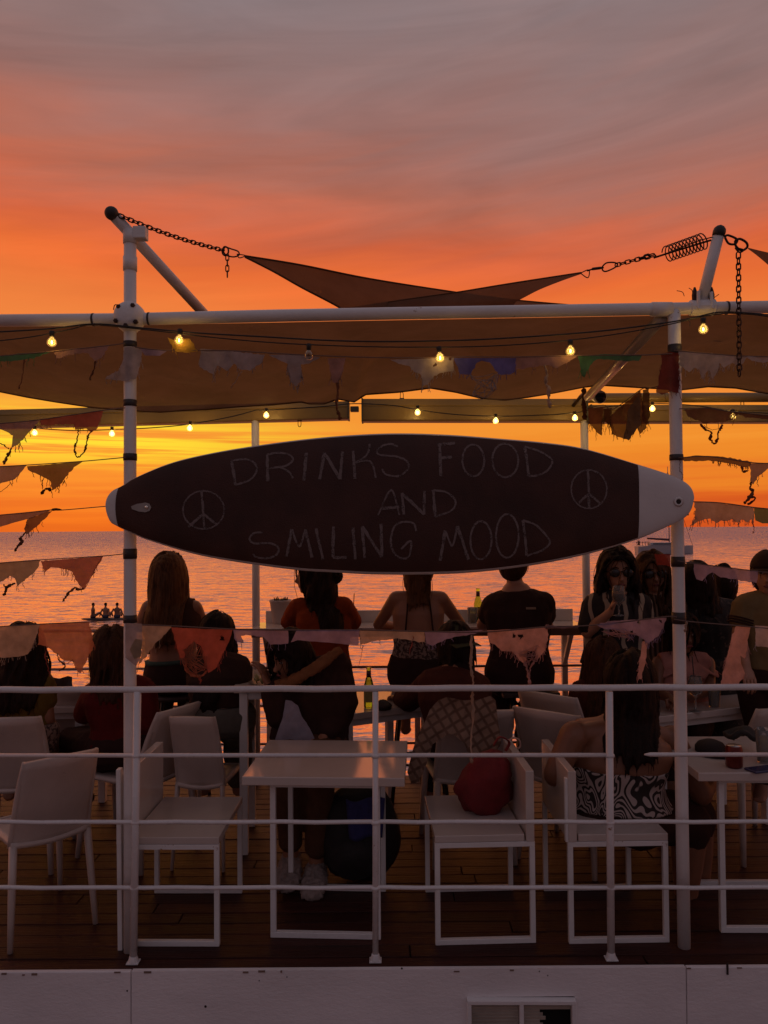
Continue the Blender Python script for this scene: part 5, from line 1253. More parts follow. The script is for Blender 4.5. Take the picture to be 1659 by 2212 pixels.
class Person:
    def __init__(s, label, Y, joints, face=0.0, build=1.0, hw=1.0, sex='f', tor=0.0, headtilt=(0, 0), group=None):
        """joints in picture units (x, y[, depth]); a = picture-left side, b = picture-right side; face in degrees: 0 looks out to sea, 180 at us, 90 left"""
        s.J = {k: V(v, Y) for k, v in joints.items()}; J = s.J; s.Y = Y; s.build = build; s.hw = hw
        f = R(face); s.fwd = Vector((-math.sin(f), math.cos(f), 0)); s.right = Vector((math.cos(f), math.sin(f), 0))
        t = R(face + tor); s.lat = Vector((math.cos(t), math.sin(t), 0)); s.tf = Vector((-math.sin(t), math.cos(t), 0))
        for k in ('kna', 'knb', 'ana', 'anb', 'ela', 'elb', 'wra', 'wrb'):
            J.setdefault(k, None)
        base = J['pelvis']; s.root = thing('person', label, 'person', (base.x, base.y, 0), group)
        s.hd = J['head']; tilt, nod = headtilt
        up = Vector((0, 0, 1)); s.hm = Matrix((s.right, s.fwd, up)).transposed() @ Matrix.Rotation(R(tilt), 3, 'Y') @ Matrix.Rotation(R(-nod), 3, 'X')
    def H(s, x, y, z): return s.hd + s.hm @ (Vector((x, y, z)) * s.hw)
    def torso_secs(s, inf=0.0, t0=0.0, t1=1.0):
        J = s.J; k = s.build; pel, ch, nk = J['pelvis'], J['chest'], J['neck']
        up = (ch - pel).normalized(); up2 = (nk - ch).normalized()
        S = [(pel - up * .095, .115, .095), (pel - up * .05, .165, .12), (pel + up * .03, .172, .122), (pel.lerp(ch, .40), .150, .108), (pel.lerp(ch, .62), .140, .102), (ch, .158, .112), (ch.lerp(nk, .45), .168, .108), (ch.lerp(nk, .74), .150, .085), (ch.lerp(nk, .92), .085, .066), (nk + up2 * .02, .058, .056)]
        n = len(S); out = []
        for i, (p, a, b) in enumerate(S):
            f = i / (n - 1)
            if t0 - 1e-6 <= f <= t1 + 1e-6: out.append((p, a * k + inf, b * k + inf))
        return out
    def loft(s, mb, secs, lat=None, n=18):
        mb.tube([q[0] for q in secs], [(q[1], q[2]) for q in secs], n, True, 1.0, lat or s.lat)
    def limb(s, mb, a, b, ra, rb, n=10, bulge=0.0):
        pts = [a.lerp(b, t) for t in (0, .25, .5, .75, 1)]; rr = [lerp(ra, rb, t) + bulge * math.sin(math.pi * min(1, t * 1.4)) for t in (0, .25, .5, .75, 1)]
        mb.tube([a + (a - b).normalized() * ra * .5] + pts + [b + (b - a).normalized() * rb * .5], [ra * .6] + rr + [rb * .6], n)
    def arms(s, mb, inf=0.0, upto=2.0, sides='ab', start=0.0):
        k = s.build
        for q in sides:
            sh, el, wr = s.J['sh' + q], s.J['el' + q], s.J['wr' + q]
            if el is None: continue
            mb.ball(sh, (.045 * k + inf * .8), 12, 8)
            if upto <= 1: s.limb(mb, sh, sh.lerp(el, upto), .047 * k + inf, .042 * k + inf)
            else:
                s.limb(mb, sh, el, .047 * k + inf, .037 * k + inf)
                if wr is not None: mb.ball(el, .036 * k + inf, 10, 7); s.limb(mb, el, el.lerp(wr, upto - 1), .036 * k + inf, .024 * k + inf, bulge=.004)
    def legs(s, mb, inf=0.0, upto=2.0, flare=0.0):
        k = s.build; pel = s.J['pelvis']
        for q, sg in (('a', -1), ('b', 1)):
            kn, an = s.J['kn' + q], s.J['an' + q]
            if kn is None: continue
            hip = pel + s.lat * (.085 * sg * s.side_sign()) + Vector((0, 0, -.02)); s.J['hip' + q] = hip
            if upto <= 1: s.limb(mb, hip, hip.lerp(kn, upto), .088 * k + inf, lerp(.088, .06, upto) * k + inf + flare)
            else:
                s.limb(mb, hip, kn, .088 * k + inf, .058 * k + inf); mb.ball(kn, .057 * k + inf, 10, 7)
                if an is not None: s.limb(mb, kn, kn.lerp(an, upto - 1), .054 * k + inf, .036 * k + inf + flare, bulge=.010)
    def side_sign(s): return 1 if s.lat.x >= 0 else -1
    def body(s, skin='tan', voxel=.0095, hands=True, feet=True):
        mb = MB(); J = s.J; s.loft(mb, s.torso_secs()); nk = J['neck']; hd = s.hd
        mb.tube([nk - Vector((0, 0, .03)), nk.lerp(hd, .5) , s.H(0, -.012, -.03)], [.058, .050, .05], 12)
        for q in 'ab':   # shoulder bridge
            mb.tube([J['chest'].lerp(nk, .80), J['sh' + q]], [(.07, .06), (.048, .048)], 12)
        # head: skull, face, jaw, chin, nose, brow, ears
        hw = s.hw; mb.ball(s.H(0, -.012, .018), Vector((.074, .094, .098)) * hw, 18, 13, s.hm); mb.ball(s.H(0, .024, -.028), Vector((.060, .064, .080)) * hw, 16, 12, s.hm)
        mb.ball(s.H(0, .060, -.086), Vector((.027, .024, .022)) * hw, 10, 8, s.hm)
        mb.tube([s.H(0, .082, .018), s.H(0, .098, -.012), s.H(0, .108, -.030), s.H(0, .086, -.040)], [.008 * hw, .010 * hw, .015 * hw, .011 * hw], 8)
        mb.ball(s.H(0, .078, .028), Vector((.045, .016, .010)) * hw, 10, 6, s.hm); mb.ball(s.H(0, .084, -.060), Vector((.024, .012, .010)) * hw, 10, 6, s.hm)
        for e in (-1, 1): mb.ball(s.H(e * .075, -.008, -.010), Vector((.010, .020, .030)) * hw, 8, 7, s.hm)
        s.arms(mb); s.legs(mb)
        palms = []
        for q in 'ab':
            wr, el = J['wr' + q], J['el' + q]
            if wr is None or el is None: continue
            d = s.hand_dir.get(q) if hasattr(s, 'hand_dir') and q in s.hand_dir else (wr - el).normalized()
            u = d.cross(Vector((0, 0, 1)));  u = u.normalized() if u.length > .1 else Vector((1, 0, 0))
            mb.tube([wr, wr + d * .03, wr + d * .065, wr + d * .085], [(.024, .02), (.036, .016), (.040, .014), (.036, .011)], 10, True, 1.0, u); palms.append((wr, d, u))
        if feet:
            for q in 'ab':
                an = J['an' + q]
                if an is None: continue
                t = (J['kn' + q] - J.get('hip' + q, J['pelvis'])); t.z = 0; t = t.normalized() if t.length > .05 else s.tf.copy()
                mb.tube([an + Vector((0, 0, -.0)) - t * .04, an + t * .03 + Vector((0, 0, -.025)), an + t * .10 + Vector((0, 0, -.045)), an + t * .17 + Vector((0, 0, -.052))], [(.034, .04), (.038, .038), (.042, .024), (.034, .014)], 10, True, 1.0, t.cross(Vector((0, 0, 1))))
        r = remesh(mb, voxel)
        for (wr, d, u) in palms:      # fingers and thumb, slightly curled, unequal
            n = u.cross(d).normalized(); n = n if n.z < 0 else -n
            for i, (off, L) in enumerate(((-.028, .062), (-.010, .074), (.009, .070), (.027, .054))):
                p0 = wr + d * .078 + u * off; p1 = p0 + d * (L * .45) + n * .006; p2 = p1 + d * (L * .30) + n * .016; p3 = p2 + d * (L * .14) + n * .02
                r.tube([p0 - d * .015, p0, p1, p2, p3], [.0088, .0092, .0085, .0075, .005], 8)
            p0 = wr + d * .028 + u * .030; r.tube([p0 - u * .01, p0 + u * .016 + d * .012, p0 + u * .026 + d * .038 + n * .01, p0 + u * .026 + d * .055 + n * .02], [.0105, .0105, .009, .006], 8)
        r.build('body', SKIN[skin], s.root, smooth=True); s.skin = SKIN[skin]; return s
    def top(s, mat, t0=.25, t1=.92, sleeve=.55, inf=.012, name='top', sides='ab', wob=.005):
        mb = MB(); secs = s.torso_secs(inf, t0, t1); s.loft(mb, secs)
        if t1 > .74:
            for q in 'ab': mb.tube([s.J['chest'].lerp(s.J['neck'], .78), s.J['sh' + q]], [(.07 + inf, .062 + inf), (.05 + inf, .05 + inf)], 12)
            if sleeve > 0: s.arms(mb, inf + .003, sleeve, sides)
        r = remesh(mb, .0095, 3, wob, 18, s.hd.x * 9); r.build(name, mat, s.root, smooth=True); return s
    def bottoms(s, mat, upto=1.9, inf=.012, t1=.34, name='trousers', flare=0.0):
        mb = MB(); s.loft(mb, s.torso_secs(inf, 0, t1)); s.legs(mb, inf, upto, flare)
        r = remesh(mb, .0095, 3, .004, 16, s.hd.x * 5); r.build(name, mat, s.root, smooth=True); return s
    def skirt(s, mat, z0, w0, w1, name='skirt', d=.8, t=.30, folds=9, amp=.012):
        secs = s.torso_secs(.014, 0, 1); top_ = secs[3]; a = top_[0]
        def fn(u, v):
            an = 2 * math.pi * u; z = lerp(a.z, z0, v); w = lerp(top_[1], lerp(w0, w1, v), min(1, v * 3)); k = 1 + amp * 4 * v * math.sin(folds * an) * .5
            c = a.lerp(Vector((s.J['pelvis'].x, s.J['pelvis'].y, z0)), v); return Vector((c.x, c.y, z)) + s.lat * (w * k * math.cos(an)) + s.tf * (w * d * k * math.sin(an))
        mb = MB(); mb.grid(fn, 48, 16); mb.build(name, mat, s.root, smooth=True, solid=.006); return s
    def shoes(s, mat, name='shoe', fluff=0.0, sc=1.0):
        for q in 'ab':
            an = s.J['an' + q]
            if an is None: continue
            t = (s.J['kn' + q] - s.J.get('hip' + q, s.J['pelvis'])); t.z = 0; t = t.normalized() if t.length > .05 else s.tf.copy()
            mb = MB(); mb.tube([an - t * .06 + Vector((0, 0, -.03)), an - t * .03 + Vector((0, 0, -.02)), an + t * .05 + Vector((0, 0, -.03)), an + t * .12 + Vector((0, 0, -.045)), an + t * .20 + Vector((0, 0, -.055)), an + t * .215 + Vector((0, 0, -.058))],
                               [(.03 * sc, .03 * sc), (.045 * sc, .055 * sc), (.05 * sc, .048 * sc), (.054 * sc, .036 * sc), (.044 * sc, .022 * sc), (.02, .01)], 12, True, 1.0, t.cross(Vector((0, 0, 1))))
            r = remesh(mb, .008, 2, fluff, 60, 3.0); r.build(name, mat, s.root, smooth=True)
        return s
    def hair(s, mat, length=.35, n=420, spread=.10, volume=1.05, front=.30, wavy=.004, rad=.0034, seed=1, cap=True, side_cover=1.0, backw=.0, taper_len=.25):
        """combed strands laid from the scalp; front = how far the hairline goes over the brow"""
        rd = random.Random(seed); hw = s.hw; rx, ry, rz = .080 * hw * volume, .103 * hw * volume, .108 * hw * volume; c = s.H(0, -.012, .018)
        inv = s.hm.transposed(); mb = MB()
        if cap:
            cb = MB(); cb.ball((0, 0, 0), 1.0, 26, 18); keep = []
            vs = [Vector((v.x * rx, v.y * ry, v.z * rz)) for v in cb.v]
            cb.v = [c + s.hm @ (v * 1.0) for v in vs]; fs = []
            for f in cb.f:
                m_ = sum((vs[i] for i in f), Vector()) / len(f); d_ = Vector((m_.x / rx, m_.y / ry, m_.z / rz))
                if d_.y > front and d_.z < .50 - .0 * d_.x: continue
                if d_.z < -.75: continue
                fs.append(f)
            cb.f = fs; cb.mi = [0] * len(fs); cb.build('hair_cap', mat, s.root, smooth=True, solid=.004)
        neck = s.J['neck']; ch = s.J['chest']; k = s.build; strands = []
        for _ in range(n):
            while True:
                d_ = Vector((rd.gauss(0, 1), rd.gauss(0, 1), rd.gauss(0, 1))).normalized()
                if d_.z < -.45 or (d_.y > front and d_.z < .5): continue
                break
            p = Vector((d_.x * rx, d_.y * ry, d_.z * rz)); L = length * (1 + rd.uniform(-taper_len, .06)); step = .018; pts = [c + s.hm @ (p * .97)]; run = 0.0
            part = .0; ph = rd.uniform(0, 6.28); sx_ = rd.uniform(.6, 1.2)
            nst = int((L + .12) / step); w = pts[0]
            lay = rd.uniform(1.0, 1.0 + spread)
            for i in range(nst):
                loc = inv @ (w - c); e = Vector((loc.x / rx, loc.y / ry, loc.z / rz)); el = e.length
                g_ = Vector((0, 0, -1.0))
                if el < 1.25:
                    nrm = Vector((e.x / rx, e.y / ry, e.z / rz)).normalized()
                    # comb sideways/backwards off the crown, then down
                    want = (inv @ g_) + Vector((e.x * .9, -.55 - .5 * max(0, e.y), 0)) * max(0, .25 + e.z)
                    tan = want - nrm * want.dot(nrm); tan = tan.normalized() if tan.length > 1e-4 else Vector((0, -1, 0))
                    loc = loc + tan * step; e = Vector((loc.x / rx, loc.y / ry, loc.z / rz)); el = e.length
                    tgt = lay * (1.0 + .10 * max(0, -e.z))
                    if el < tgt or e.z > -.3: loc = loc * (tgt / max(el, 1e-4))
                    w = c + s.hm @ loc
                else:
                    w = w + Vector((0, 0, -step))
                # keep off neck and back
                if w.z < neck.z + .04:
                    f = min(1, max(0, (neck.z + .04 - w.z) / .10)); ax = neck if w.z > neck.z else neck.lerp(ch, min(1, (neck.z - w.z) / max(.05, neck.z - ch.z)))
                    loc2 = Vector(((w - ax).dot(s.lat), (w - ax).dot(s.tf), 0)); ex, ey = lerp(.06, .155, f) * k, lerp(.06, .118, f) * k
                    q = math.hypot(loc2.x / ex, loc2.y / ey)
                    if q < lay and f > 0:
                        # slide out along the depth axis only, so the fall keeps its width
                        sgn = -1 if loc2.y <= .02 else 1
                        yy = ey * math.sqrt(max(0, lay * lay - min(1, (loc2.x / ex)) ** 2)); w = w + s.tf * (sgn * yy - loc2.y) * .35
                w = w + s.lat * (wavy * math.sin(ph + i * .55 * sx_)) + s.tf * (wavy * math.cos(ph + i * .5 * sx_)) + s.lat * (backw * rd.uniform(-.2, 1))
                pts.append(w.copy())
            strands.append(pts)
        fine = strands[int(len(strands) * .62):]; mass = strands[:int(len(strands) * .62)]
        for pts in mass:
            m = len(pts); mb.tube(pts, [.0088 * (1.0 if i < m * .7 else lerp(1.0, .3, (i - m * .7) / (m * .3))) for i in range(m)], 5)
        r = remesh(mb, .0085, 1)
        for pts in fine:
            m = len(pts); j = Vector((rd.gauss(0, .006), rd.gauss(0, .006), 0))
            r.tube([q + j * min(1, i / 6) for i, q in enumerate(pts)], [.0019 * (1.0 if i < m * .7 else lerp(1.0, .3, (i - m * .7) / (m * .3))) for i in range(m)], 3)
        r.build('hair', mat, s.root, smooth=True, fix=False); return s
    def bun(s, mat, off, r=.04, seed=2):
        c = s.H(*off); mb = MB(); rd = random.Random(seed)
        for i in range(60):
            ax = Vector((rd.gauss(0, 1), rd.gauss(0, 1), rd.gauss(0, 1))).normalized(); u, v = frame_of(ax); a0 = rd.uniform(0, 6.28); rr = r * rd.uniform(.75, 1.12)
            mb.tube([c + (u * math.cos(a0 + t * .5) + v * math.sin(a0 + t * .5)) * rr + ax * rd.uniform(-.1, .1) * r for t in range(9)], .0045, 4)
        lb_ = lump(c, (r * .9, r * .9, r * .9), .15, 2, seed); b0 = len(mb.v); mb.v += lb_.v; mb.f += [tuple(i + b0 for i in f) for f in lb_.f]; mb.mi += [0] * len(lb_.f)
        mb.build('hair_bun', mat, s.root, smooth=True, kind='stuff', fix=False); return s
    def cap(s, mat, back=False, brim=True):
        hw = s.hw; c = s.H(0, -.010, .035); mb = MB(); nu, nv = 24, 9
        def fn(u, v):
            th = v * math.pi * .5; ph = 2 * math.pi * u; return c + s.hm @ Vector((.090 * hw * math.sin(th) * math.cos(ph), .110 * hw * math.sin(th) * math.sin(ph), .092 * hw * math.cos(th)))
        mb.grid(fn, nu, nv); mb.build('cap_crown', mat, s.root, smooth=True, solid=.005)
        if brim:
            sg = -1 if back else 1; b_ = MB(); b_.grid(lambda u, v: c + s.hm @ Vector(((u - .5) * .155 * hw, sg * (.085 + .075 * v * (1 - (2 * u - 1) ** 2 * .35)) * hw * (1 if v else math.sqrt(max(.2, 1 - ((u - .5) * 1.6) ** 2))), -.012 * v + .002 - .012 * (2 * u - 1) ** 2)), 12, 5)
            b_.build('cap_brim', mat, s.root, smooth=True, solid=.005)
        return s
    def face(s, glasses=False, lips=(.20, .05, .045)):
        lm = pm('lips', lips, .4); mb = MB(); mb.ball(s.H(0, .0945, -.060), Vector((.022, .006, .0075)) * s.hw, 10, 6, s.hm); mb.build('mouth', lm, s.root, smooth=True)
        for e in (-1, 1):
            if not glasses:
                mb = MB(); mb.ball(s.H(e * .031, .080, .008), Vector((.0125, .008, .007)) * s.hw, 10, 6, s.hm); eo = mb.build('eye', pm('eye_white', (.5, .42, .38), .3), s.root, smooth=True)
                mb = MB(); mb.ball(s.H(e * .031, .0865, .008), Vector((.0055, .003, .0058)) * s.hw, 8, 6, s.hm); mb.build('pupil', pm('eye_dark', (.02, .01, .008), .2), eo, smooth=True)
            mb = MB(); mb.tube([s.H(e * .012, .094, .032), s.H(e * .032, .090, .038), s.H(e * .052, .074, .030)], [.003, .0042, .002], 6); mb.build('eyebrow', HAIR['dark'], s.root, smooth=True)
        if glasses:
            fr = MB(); gm = pm('sunglass_frame', (.015, .010, .010), .25); lens = pm('sunglass_lens', (.012, .008, .008), .08)
            fr.tube([s.H(-.014, .104, .012), s.H(0, .108, .014), s.H(.014, .104, .012)], .0032, 6)
            for e in (-1, 1): fr.tube([s.H(e * .064, .086, .016), s.H(e * .078, .03, .012), s.H(e * .080, -.02, .006)], .0028, 6)
            go = fr.build('sunglasses', gm, s.root, smooth=True)
            for e in (-1, 1):
                l_ = MB(); l_.ball(s.H(e * .037, .098, .006), Vector((.029, .006, .025)) * s.hw, 14, 8, s.hm); l_.build('lens', lens, go, smooth=True)
        return s
# patterned cloths
def pat_mat(name, a, b, scale, lo, hi, stretch=(1, 1, 1), dist=1.5, kind='noise', detail=3):
    m = bpy.data.materials.new(name); m.use_nodes = True; t = m.node_tree; g = G(t); bs = bsdf(m); tc = g.n('ShaderNodeTexCoord')
    mp = g.n('ShaderNodeMapping'); mp.inputs['Scale'].default_value = stretch; g.l(tc.outputs['Object'], mp.inputs[0])
    if kind == 'noise': f = g.noise(mp.outputs[0], scale, detail, .5, dist)
    elif kind == 'contour': f = g.m('MULTIPLY_ADD', g.m('SINE', g.m('MULTIPLY', g.noise(mp.outputs[0], scale, 1, .4, dist), 92.0)), .5, .5)
    else:
        w = g.n('ShaderNodeTexWave'); w.wave_type = 'BANDS'; w.bands_direction = 'X'; w.inputs['Scale'].default_value = scale; w.inputs['Distortion'].default_value = dist
        w.inputs['Detail'].default_value = 2; w.inputs['Detail Scale'].default_value = 1.2; g.l(mp.outputs[0], w.inputs[0]); f = w.outputs[1]
    col = g.mix(g.smooth(f, lo, hi), tuple(a) + (1,), tuple(b) + (1,)); g.l(col, bs.inputs['Base Color']); bs.inputs['Roughness'].default_value = .85; return m
ZEBRA = pat_mat('zebra_print', (.02, .012, .010), (.40, .32, .29), 6.5, .40, .60, (1, 1, .8), 1.2, 'contour')
FLORAL = pat_mat('floral_print', (.05, .03, .025), (.26, .17, .13), 55, .46, .56, dist=.6, detail=4)
DARKFLORAL = pat_mat('dark_floral', (.012, .009, .008), (.075, .05, .038), 26, .56, .66, dist=.8, detail=4)
SWIRL = pat_mat('swirl_print', (.016, .010, .010), (.36, .27, .19), 3.2, .80, .86, (1, 1, .8), 5.5, 'wave')
STRIPE = pat_mat('striped_print', (.05, .022, .014), (.22, .13, .085), 12, .52, .66, (1, 1, .16), 2.0, 'wave')
BLACK = cloth('black', (.040, .018, .014)); DRED = cloth('dark_red', (.115, .010, .009)); MAROON = cloth('maroon', (.070, .020, .014)); OLIVE = cloth('olive', (.17, .105, .022))
GREYJ = cloth('grey_trousers', (.135, .125, .105)); ORANGE = cloth('orange', (.24, .040, .009)); TEAL = cloth('teal_band', (.065, .105, .085)); PINKR = cloth('pink_ruffle', (.46, .21, .17))
TANS = cloth('tan_fleece', (.22, .095, .042)); PBLUE = cloth('pale_blue', (.28, .26, .31)); TEE_O = cloth('olive_tee', (.20, .135, .060)); CAPG = cloth('cap_green', (.06, .065, .035)); CAPB = cloth('cap_blue', (.30, .27, .42)); CAPD = cloth('cap_dark', (.045, .026, .018))
FLUFF = pm('white_fluff', (.34, .27, .24), .95, .2, 40, bump=1.0, bscale=120); SHOE = pm('shoe_dark', (.014, .010, .010), .5); BTROU = cloth('brown_trousers', (.10, .045, .024))

# --- the row at the bar, backs to us
p = Person('woman with long loose blonde hair sitting at the left end of the bar, back turned', 5.0,
  dict(pelvis=(378, 1462), chest=(372, 1372), neck=(368, 1296), head=(365, 1243), sha=(322, 1312), shb=(420, 1312), ela=(302, 1352, 5.14), elb=(440, 1352, 5.14), wra=(345, 1362, 5.34), wrb=(398, 1362, 5.34),
       kna=(352, 1462, 5.36), knb=(408, 1462, 5.36), ana=(355, 1570, 5.30), anb=(402, 1570, 5.30)), 0, 1.08)
p.body('tan').top(cloth('brown_halter', (.06, .026, .016)), .52, .80, 0).bottoms(BLACK, 1.95, .018).hair(HAIR['blonde'], .33, 620, .30, 1.08, .3, .003, .0036, 3)
mb = MB(); sec = p.torso_secs(.022, 0, 1)[3]; up_ = (p.J['chest'] - p.J['pelvis']).normalized(); mb.tube([sec[0] - up_ * .012, sec[0] + up_ * .012], [(sec[1], sec[2])] * 2, 24, True, 1, p.lat); mb.build('waistband', TEAL, p.root, smooth=True)
p = Person('person in an orange top at the bar with face in profile to the left', 5.06,
  dict(pelvis=(700, 1455), chest=(702, 1368), neck=(694, 1300), head=(676, 1245), sha=(645, 1312), shb=(742, 1308), ela=(622, 1349, 5.2), elb=(765, 1350, 5.22), wra=(668, 1356, 5.36), wrb=(722, 1356, 5.36),
       kna=(678, 1455, 5.38), knb=(728, 1455, 5.38), ana=(680, 1560, 5.3), anb=(722, 1560, 5.3)), 84, 1.05, 1.06, tor=-58)
p.body('tan').top(ORANGE, .22, .92, .9, .016).bottoms(BLACK, 1.9).hair(HAIR['dark'], .26, 520, .20, 1.06, -.25, .006, .0038, 8).bun(HAIR['dark'], (0, -.135, .0), .048)
p = Person('woman in a floral open backed top and black skirt leaning on the bar', 5.0,
  dict(pelvis=(900, 1452), chest=(904, 1362), neck=(903, 1278), head=(903, 1226), sha=(855, 1292), shb=(953, 1292), ela=(817, 1350, 5.16), elb=(996, 1350, 5.16), wra=(872, 1356, 5.34), wrb=(938, 1356, 5.34),
       kna=(874, 1455, 5.36), knb=(926, 1455, 5.36), ana=(876, 1570, 5.3), anb=(920, 1570, 5.3)), 0, 1.02)
p.body('tan').top(FLORAL, .22, .62, 0, .014).bottoms(BLACK, 1.2, .020).hair(HAIR['blonde'], .13, 380, .14, 1.06, .3, .003, .0036, 5)
for x in (-.075, .075):
    q0 = p.J['chest'] + p.lat * x * 1.2 - p.tf * .112 + Vector((0, 0, -.02)); q1 = p.J['chest'].lerp(p.J['neck'], .55) + p.lat * x - p.tf * .112; q2 = p.J['chest'].lerp(p.J['neck'], .92) + p.lat * x * .9 - p.tf * .04
    MB().tube(spline([q0, q1, q2], 5), .006, 6).build('strap', BLACK, p.root, smooth=True)
p = Person('broad man in black T-shirt and trousers sitting at the bar beside the green bottle', 5.0,
  dict(pelvis=(1122, 1458), chest=(1122, 1360), neck=(1114, 1268), head=(1106, 1214), sha=(1068, 1304), shb=(1174, 1302), ela=(1043, 1350, 5.16), elb=(1180, 1352, 5.12), wra=(1085, 1357, 5.34), wrb=(1160, 1357, 5.34),
       kna=(1085, 1475, 5.22), knb=(1160, 1470, 5.30), ana=(1090, 1580, 5.2), anb=(1130, 1600, 5.02)), 10, 1.22, 1.05, tor=-8)
p.body('pale').top(BLACK, .2, .92, .6, .018).bottoms(BLACK, 1.95, .022).hair(HAIR['brown'], .03, 260, .05, 1.03, .3, .002, .003, 6).shoes(SHOE)
q = P(1147, 1314, 4.853); MB().box(q, (.062, .004, .014)).build('logo_patch', pm('patch_pale', (.30, .20, .13), .7), p.root)

# --- seated at the tables
p = Person('person in olive top with dark hair seated at the left edge', 4.2,
  dict(pelvis=(40, 1588), chest=(42, 1520), neck=(48, 1450), head=(52, 1400), sha=(-10, 1474), shb=(90, 1474), ela=(-30, 1550), elb=(102, 1552, 4.2), wra=(0, 1600, 4.4), wrb=(118, 1612, 4.42),
       kna=(20, 1612, 4.62), knb=(90, 1612, 4.62), ana=(20, 1710, 4.6), anb=(88, 1712, 4.6)), 4, 1.08)
p.body('tan').top(OLIVE, .2, .92, .6, .016).bottoms(FLORAL, 1.4, .03, .34, 'skirt').hair(HAIR['dark'], .22, 420, .20, 1.08, .3, .006, .0038, 9)
p = Person('person with a brown bob and dark red top seated by the left post', 4.3,
  dict(pelvis=(268, 1612), chest=(264, 1535), neck=(252, 1462), head=(240, 1408), sha=(214, 1494), shb=(312, 1490), ela=(182, 1542, 4.36), elb=(322, 1560, 4.26), wra=(204, 1472, 4.36), wrb=(280, 1600, 4.42),
       kna=(150, 1602, 4.52), knb=(172, 1598, 4.62), ana=(160, 1716, 4.5), anb=(182, 1712, 4.6)), 22, 1.08, 1.04, tor=8)
p.body('tan').top(DRED, .2, .92, 1.8, .018).bottoms(BLACK, 1.95, .02).hair(HAIR['brown'], .15, 520, .16, 1.10, .3, .004, .0038, 12).shoes(SHOE)
p = Person('person in blue cap, black top and grey trousers bending over the table', 4.34,
  dict(pelvis=(472, 1548), chest=(474, 1480), neck=(474, 1420, 4.48), head=(470, 1372, 4.56), sha=(432, 1448, 4.44), shb=(508, 1448, 4.44), ela=(428, 1500, 4.6), elb=(520, 1500, 4.6), wra=(455, 1490, 4.75), wrb=(500, 1490, 4.75),
       kna=(440, 1590, 4.66), knb=(515, 1590, 4.66), ana=(440, 1700, 4.6), anb=(515, 1700, 4.6)), 0, 1.06)
p.body('tan').top(BLACK, .3, .92, 1.0, .012).bottoms(GREYJ, 1.9, .032).hair(HAIR['black'], .26, 420, .18, 1.04, .3, .005, .0038, 14).cap(CAPB)
p = Person('person in dark fleece jacket over a pale blue shirt facing the front table', 4.14,
  dict(pelvis=(668, 1600), chest=(692, 1520), neck=(668, 1448), head=(622, 1418, 4.08), sha=(616, 1482, 4.1), shb=(726, 1432, 4.16), ela=(604, 1545, 4.04), elb=(738, 1530, 4.16), wra=(580, 1480, 4.06), wrb=(700, 1590, 3.98),
       kna=(624, 1640, 3.92), knb=(690, 1640, 3.90), ana=(628, 1856, 3.96), anb=(684, 1872, 3.92)), 140, 1.12, 1.0, tor=40, headtilt=(0, 20))
p.body('tan').top(BLACK, .1, .92, 1.9, .026, 'jacket', wob=.010).bottoms(BTROU, 1.85, .022).hair(HAIR['black'], .05, 520, .14, 1.08, .2, .010, .0040, 16).face().shoes(FLUFF, 'fluffy_slipper', .012, 1.2)
col_ = spline([P(735, 1402, 4.03), P(705, 1425, 3.99), P(665, 1452, 3.96), P(630, 1470, 3.96), P(596, 1478, 3.98)], 6)
mb = MB(); mb.tube(col_, [(.030, .022)] * 6 + [(.045, .026)] * 13 + [(.03, .02)] * (len(col_) - 19), 12); remesh(mb, .008, 2, .008, 50).build('fleece_collar', TANS, p.root, smooth=True)
FLG['paleblue'] = PBLUE
for o in [flag(p.root, ident, [(617, 1512), (630, 1514), (643, 1524), (652, 1548), (668, 1572), (684, 1604), (640, 1608), (592, 1606), (600, 1580), (611, 1550)], 'paleblue', 3.955, .02)]: o.name = 'shirt_front'
p = Person('man in a green cap and maroon top leaning on the middle table', 4.22,
  dict(pelvis=(990, 1592), chest=(978, 1515), neck=(984, 1444, 4.3), head=(980, 1396, 4.36), sha=(925, 1478, 4.28), shb=(1034, 1482, 4.28), ela=(884, 1515, 4.5), elb=(1036, 1540, 4.36), wra=(862, 1508, 4.66), wrb=(960, 1525, 4.6),
       kna=(930, 1600, 4.62), knb=(1010, 1600, 4.62), ana=(930, 1705, 4.6), anb=(1010, 1705, 4.6)), 28, 1.12, 1.06, tor=-14)
p.body('tan').top(MAROON, .2, .90, 1.9, .018).bottoms(BLACK, 1.95, .02).hair(HAIR['black'], .05, 320, .10, 1.03, .3, .005, .0036, 17).cap(CAPG, True)
p = Person('woman with long brown hair seated left of the zebra top, back turned', 4.5,
  dict(pelvis=(1296, 1590), chest=(1296, 1520), neck=(1300, 1468), head=(1302, 1428), sha=(1252, 1494), shb=(1348, 1494), ela=(1240, 1550, 4.55), elb=(1356, 1550, 4.55), wra=(1270, 1560, 4.75), wrb=(1340, 1560, 4.75),
       kna=(1270, 1600, 4.9), knb=(1330, 1600, 4.9), ana=(1270, 1690, 4.85), anb=(1330, 1690, 4.85)), -8, 1.0)
p.body('tan').top(MAROON, .2, .9, 1.0, .014).bottoms(BLACK, 1.9).hair(HAIR['brown'], .30, 460, .18, 1.08, .3, .004, .0038, 19)
p = Person('woman in a pink ruffled top seated facing us at the slanted table', 4.74,
  dict(pelvis=(1476, 1560), chest=(1476, 1490), neck=(1476, 1414), head=(1476, 1370), sha=(1424, 1432), shb=(1528, 1432), ela=(1418, 1490, 4.62), elb=(1532, 1490, 4.62), wra=(1448, 1508, 4.46), wrb=(1476, 1508, 4.46),
       kna=(1446, 1580, 4.5), knb=(1506, 1580, 4.5), ana=(1446, 1690, 4.5), anb=(1506, 1690, 4.5)), 180, 1.0)
